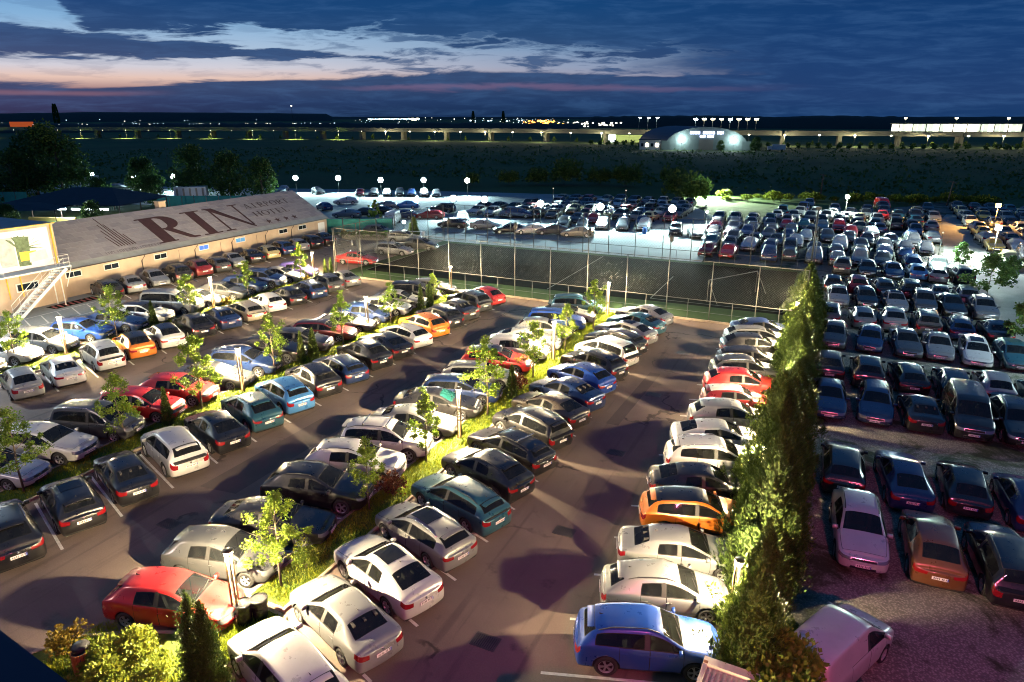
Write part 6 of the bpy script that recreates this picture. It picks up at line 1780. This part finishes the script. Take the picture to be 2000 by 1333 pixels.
# ------------------------------------------------------------------ yard cars
GY = 'cars standing in the back yard'
YARD = [
 (-113.8, 117.7, 'hatch', 'white', -60, 'white hatchback at the back edge of the yard behind the annex ridge'),
 (-110.4, 118.9, 'hatch', 'silver', -60, 'silver hatchback second from the trees at the back of the yard'),
 (-101.6, 119.8, 'hatch', 'dgrey', -30, 'dark hatchback alone at the left end of the back of the yard'),
 (-90.9, 120.6, 'hatch', 'dred', -58, 'dark red hatchback at the left end of the far parked row'),
 (-88.2, 121.9, 'suv', 'black', -58, 'black SUV right of the dark red hatchback in the far row'),
 (-85.7, 123.0, 'hatch', 'white', -58, 'white hatchback between two dark cars in the far row'),
 (-83.2, 124.0, 'suv', 'dgrey', -58, 'dark car in the middle of the far row facing out'),
 (-80.8, 124.9, 'hatch', 'dblue', -58, 'dark hatchback beside white SUV in the far row'),
 (-78.2, 125.6, 'suv', 'white', -58, 'white SUV facing out near the right end of the far row'),
 (-75.5, 126.2, 'hatch', 'silver', -58, 'silver hatchback at the right end of the far row'),
 (-84.5, 107.5, 'sedan', 'white', 212, 'white saloon standing alone across the bright yard'),
 (-82.4, 98.5, 'hatch', 'dblue', 150, 'dark blue car just behind the annex gable'),
 (-73.6, 104.4, 'sedan', 'silver', 205, 'silver saloon side by side with light blue saloon'),
 (-70.2, 106.4, 'sedan', 'skyblue', 205, 'light blue saloon side by side with silver saloon'),
 (-72.9, 92.6, 'sedan', 'silver', 195, 'silver saloon nearest of the trio in the yard left of the court'),
 (-71.6, 95.4, 'sedan', 'dgrey', 195, 'dark saloon in the middle of the trio in the yard left of the court'),
 (-70.2, 98.2, 'sedan', 'black', 195, 'black saloon farthest of the trio in the yard left of the court'),
 (-61.9, 89.6, 'van', 'white', -70, 'white van standing near the court corner'),
 (-63.8, 95.6, 'sedan', 'dblue', 195, 'dark blue saloon behind the white van'),
 (-59.6, 97.2, 'wagon', 'dred', 195, 'dark red estate car behind the court corner'),
 (-61.3, 104.4, 'suv', 'black', 190, 'black SUV across the yard just left of the nearer floodlights'),
 (-46.6, 104.4, 'suv', 'dblue', 5, 'dark blue SUV standing sideways in the middle of the yard'),
 (-53.4, 97.2, 'wagon', 'white', -62, 'white estate car beside the black saloon in the yard'),
 (-51.4, 90.4, 'sedan', 'black', 185, 'black saloon left of the white estate in the yard'),
 (-46.2, 91.2, 'sedan', 'silver', 10, 'silver saloon nose away from the black saloon in the yard'),
 (-41.4, 89.3, 'sedan', 'black', 205, 'black saloon left end of the four cars along the court'),
 (-38.5, 90.2, 'sedan', 'white', 205, 'white saloon second of the four cars along the court'),
 (-35.6, 91.0, 'sedan', 'dgrey', 205, 'dark saloon third of the four cars along the court'),
 (-31.6, 90.6, 'sedan', 'beige', 195, 'beige saloon right end of the four cars along the court'),
 (-36.4, 98.2, 'suv', 'dgrey', -78, 'dark SUV at the left end of the row facing the court'),
 (-36.2, 103.6, 'hatch', 'black', -80, 'black hatchback behind the dark SUV facing the court'),
 (-33.5, 98.5, 'hatch', 'black', -75, 'black hatchback second in the row facing the court'),
 (-33.6, 104.0, 'hatch', 'red', -85, 'red car peeping out behind the row facing the court'),
 (-30.6, 99.3, 'mpv', 'white', -80, 'white people carrier in the row facing the court'),
 (-28.9, 104.6, 'hatch', 'dgrey', -85, 'dark car behind the two people carriers'),
 (-27.6, 99.7, 'mpv', 'silver', -80, 'silver people carrier in the row facing the court'),
 (-26.0, 104.8, 'hatch', 'dblue', -85, 'dark blue car behind the silver people carrier'),
 (-24.6, 100.6, 'suv', 'white', -82, 'white SUV near the blue barrel facing the court'),
 (-19.5, 98.6, 'suv', 'black', -80, 'black SUV with pale bonnet near the right end of the yard'),
 (-16.5, 97.2, 'hatch', 'silver', -72, 'silver hatchback at the right end of the yard'),
 (-147.7, 107.0, 'wagon', 'grey', 25, 'grey estate car standing behind the dark canopy')]
for x, y, k, c, h, lab in YARD:
    place_car(k, x, y, R(h), c, lab, GY, detail=0)

# ------------------------------------------------------------------ the crowded part of the gravel lot: grid of rows, nearest ones one by one, the rest as one mass
fr_ = random.Random(21)
KF = ['hatch', 'hatch', 'sedan', 'suv', 'suv', 'wagon', 'mpv', 'sedan', 'city', 'coupe']
CF = ['white', 'white', 'white', 'silver', 'silver', 'grey', 'grey', 'dgrey', 'dgrey', 'black', 'black', 'black', 'black', 'dgrey', 'dblue', 'dblue', 'red', 'dred', 'gold', 'teal', 'silver']
FAR = []
ROWY = [85.9, 91.0, 95.8, 100.8, 105.9, 111.0, 116.3, 121.8, 127.4, 133.2, 140.0]
for r, y in enumerate(ROWY):
    xl = -12.6 - max(0, y - 84) * .10 if y < 118 else -8.0 + (y - 118) * .1
    xr = 11.8 if y < 90 else 13.0 if y < 107 else 14.0 if y < 126 else 16
    x = xl; i = 0
    while x < xr:
        i += 1
        if fr_.random() < (.06 if y < 112 else .16 if y < 128 else .45): x += 2.4; continue
        FAR.append((x + fr_.uniform(-.15, .15), y + .10 * x + fr_.uniform(-.5, .5), -90 if fr_.random() < .62 else 90, r, i, 'm')); x += fr_.uniform(2.25, 2.7)
for r, y in enumerate([92, 97.5, 103, 109, 114.5, 120, 126, 132.5, 139, 146]):
    x = 19.2 + max(0, y - 95) * .03; i = 0
    while x < 12 + y * .225:
        i += 1
        FAR.append((x + fr_.uniform(-.15, .15), y + fr_.uniform(-.6, .6), -90 if fr_.random() < .6 else 90, r, i, 'r')); x += fr_.uniform(2.4, 2.9)
for r, y in enumerate([109.5, 115, 120.5, 126, 131.5]):
    x = (-57.5 if r < 2 else -52) + r * 1.0; i = 0
    while x < -19.5 - r * .8:
        i += 1
        if fr_.random() < .14: x += 2.5; continue
        FAR.append((x, y + .18 * (x + 30) + fr_.uniform(-.7, .7), -90 if fr_.random() < .6 else 90, r, i, 'd')); x += fr_.uniform(2.3, 3.1)
clear_of = FL + [(2.5, 125.3), (18.4, 96.9), (22.5, 121.8), (-17.4, 109.4), (-15.6, 100.0), (-46, 118), (-33, 120), (8, 108), (12, 90)]
FAR = [f for f in FAR if all(abs(f[0] - a) > 1.25 or abs(f[1] - b_) > 2.6 for a, b_ in clear_of)]
n_ind = sum(1 for o in bpy.data.objects if o.get('group') in (GH, GG, GY))
order = sorted(range(len(FAR)), key=lambda i: math.hypot(FAR[i][0], FAR[i][1]))
room = max(0, 296 - n_ind)
stuff_parts = []
ZONE = {'m': 'crowded middle of the gravel lot', 'r': 'crowded block right of the pale lane', 'd': 'dark block behind the nearer floodlights'}
red_van = (8.7, 143.0)
for rank, i in enumerate(order):
    x, y, h, r, k, zone = FAR[i]
    kind, colr = fr_.choice(KF), fr_.choice(CF)
    if zone == 'r' and fr_.random() < .12: colr = 'yellow'
    if rank < room:
        place_car(kind, x, y, R(h + fr_.uniform(-4, 4)), colr, '%s %s %s, %s from left, %s row %s' % (CNAME[colr], KNAME[kind.rstrip('!23')], 'facing out' if h < 0 else 'from behind', ordn(k), ordn(r + 1), {'m': 'of gravel block', 'r': 'right of lane', 'd': 'of dark block'}[zone]), GG, detail=0)
    else: stuff_parts.append((x, y, R(h + fr_.uniform(-4, 4)), kind, colr))
mvc, tvc, bvc = new_mat('far_car_paint')
at = tvc.new('ShaderNodeVertexColor'); at.layer_name = 'Col'
tvc.l.new(at.outputs[0], bvc.inputs['Base Color']); bvc.inputs['Roughness'].default_value = .35; bvc.inputs['Coat Weight'].default_value = .5; bvc.inputs['Metallic'].default_value = .2
M['far_paint'] = mvc
b = MB(); b.mats = ['far_paint', 'glass', 'headlight', 'tail', 'trim', 'gap', 'tyre', 'rim', 'plate']
cols = []
low = {}
for x, y, a, kind, colr in stuff_parts:
    if kind not in low: low[kind] = far_mesh(kind, 0)
    me = low[kind]; base = len(b.v); ca, sa = math.cos(a), math.sin(a); c = (*jitcol(colr), 1)
    for v in me.vertices:
        p = v.co * 1.04; b.v.append((x + p.x * ca - p.y * sa, y + p.x * sa + p.y * ca, p.z))
    for f in me.polygons:
        b.f.append(tuple(base + q for q in f.vertices)); b.m.append(f.material_index); b.sm.append(True); cols.append((c, len(f.vertices)))
if b.v:
    o = b.build('distant_parked_cars', kind='stuff', label='mass of far parked cars at the back of the gravel lot')
    vc = o.data.color_attributes.new('Col', 'FLOAT_COLOR', 'CORNER')
    flat = []
    for c, n in cols: flat += list(c) * n
    vc.data.foreach_set('color', flat)
    o.color = (.01, .01, .012, 1)
# tall red van in the far rows
place_car('van', red_van[0], red_van[1], R(-80), 'red', 'tall bright red van at the back of the gravel lot', 'red van at the back', detail=0)

# ------------------------------------------------------------------ foreground things
M['slatwood'] = mat('varnished_slat', (0.34, 0.13, 0.03), 0.45, var=.25, vscale=9)
t = thing('litter_bin', 'round wooden slatted litter bin with a dark lid on the lawn', 'litter bin', (-18.6, 9.55, .09))
for k in range(16):
    a = 2 * PI * k / 16; b = MB(); b.box((.235 * math.cos(a), .235 * math.sin(a), .40), (.022, .075, .72), 'slatwood', a); b.build('slat', t)
b = MB(); b.lathe([(.001, .05), (.20, .05), (.215, .74), (.19, .74), (.18, .1)], 'trim', 16); b.build('liner', t)
b = MB(); b.lathe([(.001, .98), (.10, .97), (.22, .92), (.255, .86), (.24, .855), (.001, .90)], 'trim', 16, c=(-.06, .10, -.02)); b.build('lid', t)
b = MB(); b.tube([(-.2, .12, .7), (-.2, .12, .9)], .012, 'trim', 5); b.tube([(.1, .2, .7), (.1, .2, .9)], .012, 'trim', 5); b.build('lid_stay', t)
M['bag'] = mat('black_bin_bag', (0.015, 0.015, 0.017), 0.25, var=.2, vscale=9, bump=.8, bscale=14)
for k, (x, y, s) in enumerate([(-15.75, 13.15, 1.0), (-15.45, 13.55, .95)]):
    t = thing('waste_bin', 'dark bin wrapped in a black bag between red hatchback and silver saloon, %s one' % ('left' if k == 0 else 'right'), 'bin', (x, y, .09), k, 'bins with black bags')
    b = MB(); b.lathe([(.001, 0), (.24, 0), (.25, .35), (.27, .7), (.26, .78), (.2, .8), (.001, .72)], 'bag', 14); b.build('bin_body', t)
    b = MB(); b.lathe([(.265, .55), (.29, .62), (.28, .74), (.30, .80), (.26, .82)], 'bag', 14); b.build('bag', t)
# ribbed top of a container at the bottom edge
M['cream'] = mat('cream_steel', (0.52, 0.48, 0.38), 0.55, var=.12, vscale=2)
t = thing('steel_container', 'cream ribbed steel container top with rusty corner at the bottom edge', 'container', (-.75, 13.7, 0), R(-3))
M['rust'] = mat('rust', (0.22, 0.08, 0.03), 0.9, var=.4, vscale=9)
b = MB(); b.box((0, 0, 1.05), (1.5, 3.6, 2.1), 'cream'); b.build('body', t)
b = MB(); b.box((0, 1.74, 2.16), (1.62, .26, .14), 'cream'); b.box((-.75, 0, 2.15), (.12, 3.22, .12), 'cream'); b.box((.75, 0, 2.15), (.12, 3.22, .12), 'cream'); b.build('top_frame', t)
for k in range(10):
    b = MB(); b.box((-.60 + k * .133, -.05, 2.125), (.06, 3.2, .06), 'cream'); b.build('rib', t)
b = MB(); b.box((-.74, 1.66, 2.235), (.11, .10, .012), 'rust'); b.build('rust_patch', t)
# dark blue parapet of the hotel balcony, very close at the lower left
M['navy'] = mat('navy_metal', (0.004, 0.010, 0.032), 0.35, metal=.3)
t = thing('balcony_parapet', 'dark navy metal parapet edge of the balcony, very close at the lower left corner', 'parapet', (0, 0, 0))
P0, P1 = Vector((-2.035, .845, 14.6)), Vector((-1.56, .79, 14.6))
d = (P1 - P0).normalized(); n2 = Vector((d.y, -d.x, 0))
P0 = P0 - d * 2.5; P1 = P1 + d * 2.5
def pq(P, o, z): return (P.x + n2.x * o, P.y + n2.y * o, z)
for nm, o0, o1, z0, z1 in (('cap', 0.0, .16, 14.56, 14.60), ('inner_panel', .03, .13, 13.6, 14.555)):
    b = MB(); b.v = [pq(P0, o0, z0), pq(P1, o0, z0), pq(P1, o1, z0), pq(P0, o1, z0), pq(P0, o0, z1), pq(P1, o0, z1), pq(P1, o1, z1), pq(P0, o1, z1)]
    for q in ((0, 3, 2, 1), (4, 5, 6, 7), (0, 1, 5, 4), (1, 2, 6, 5), (2, 3, 7, 6), (3, 0, 4, 7)): b.face(q, 'navy')
    b.build(nm, t)
# lettering stuck inside the rear window of the black SUV at the right edge
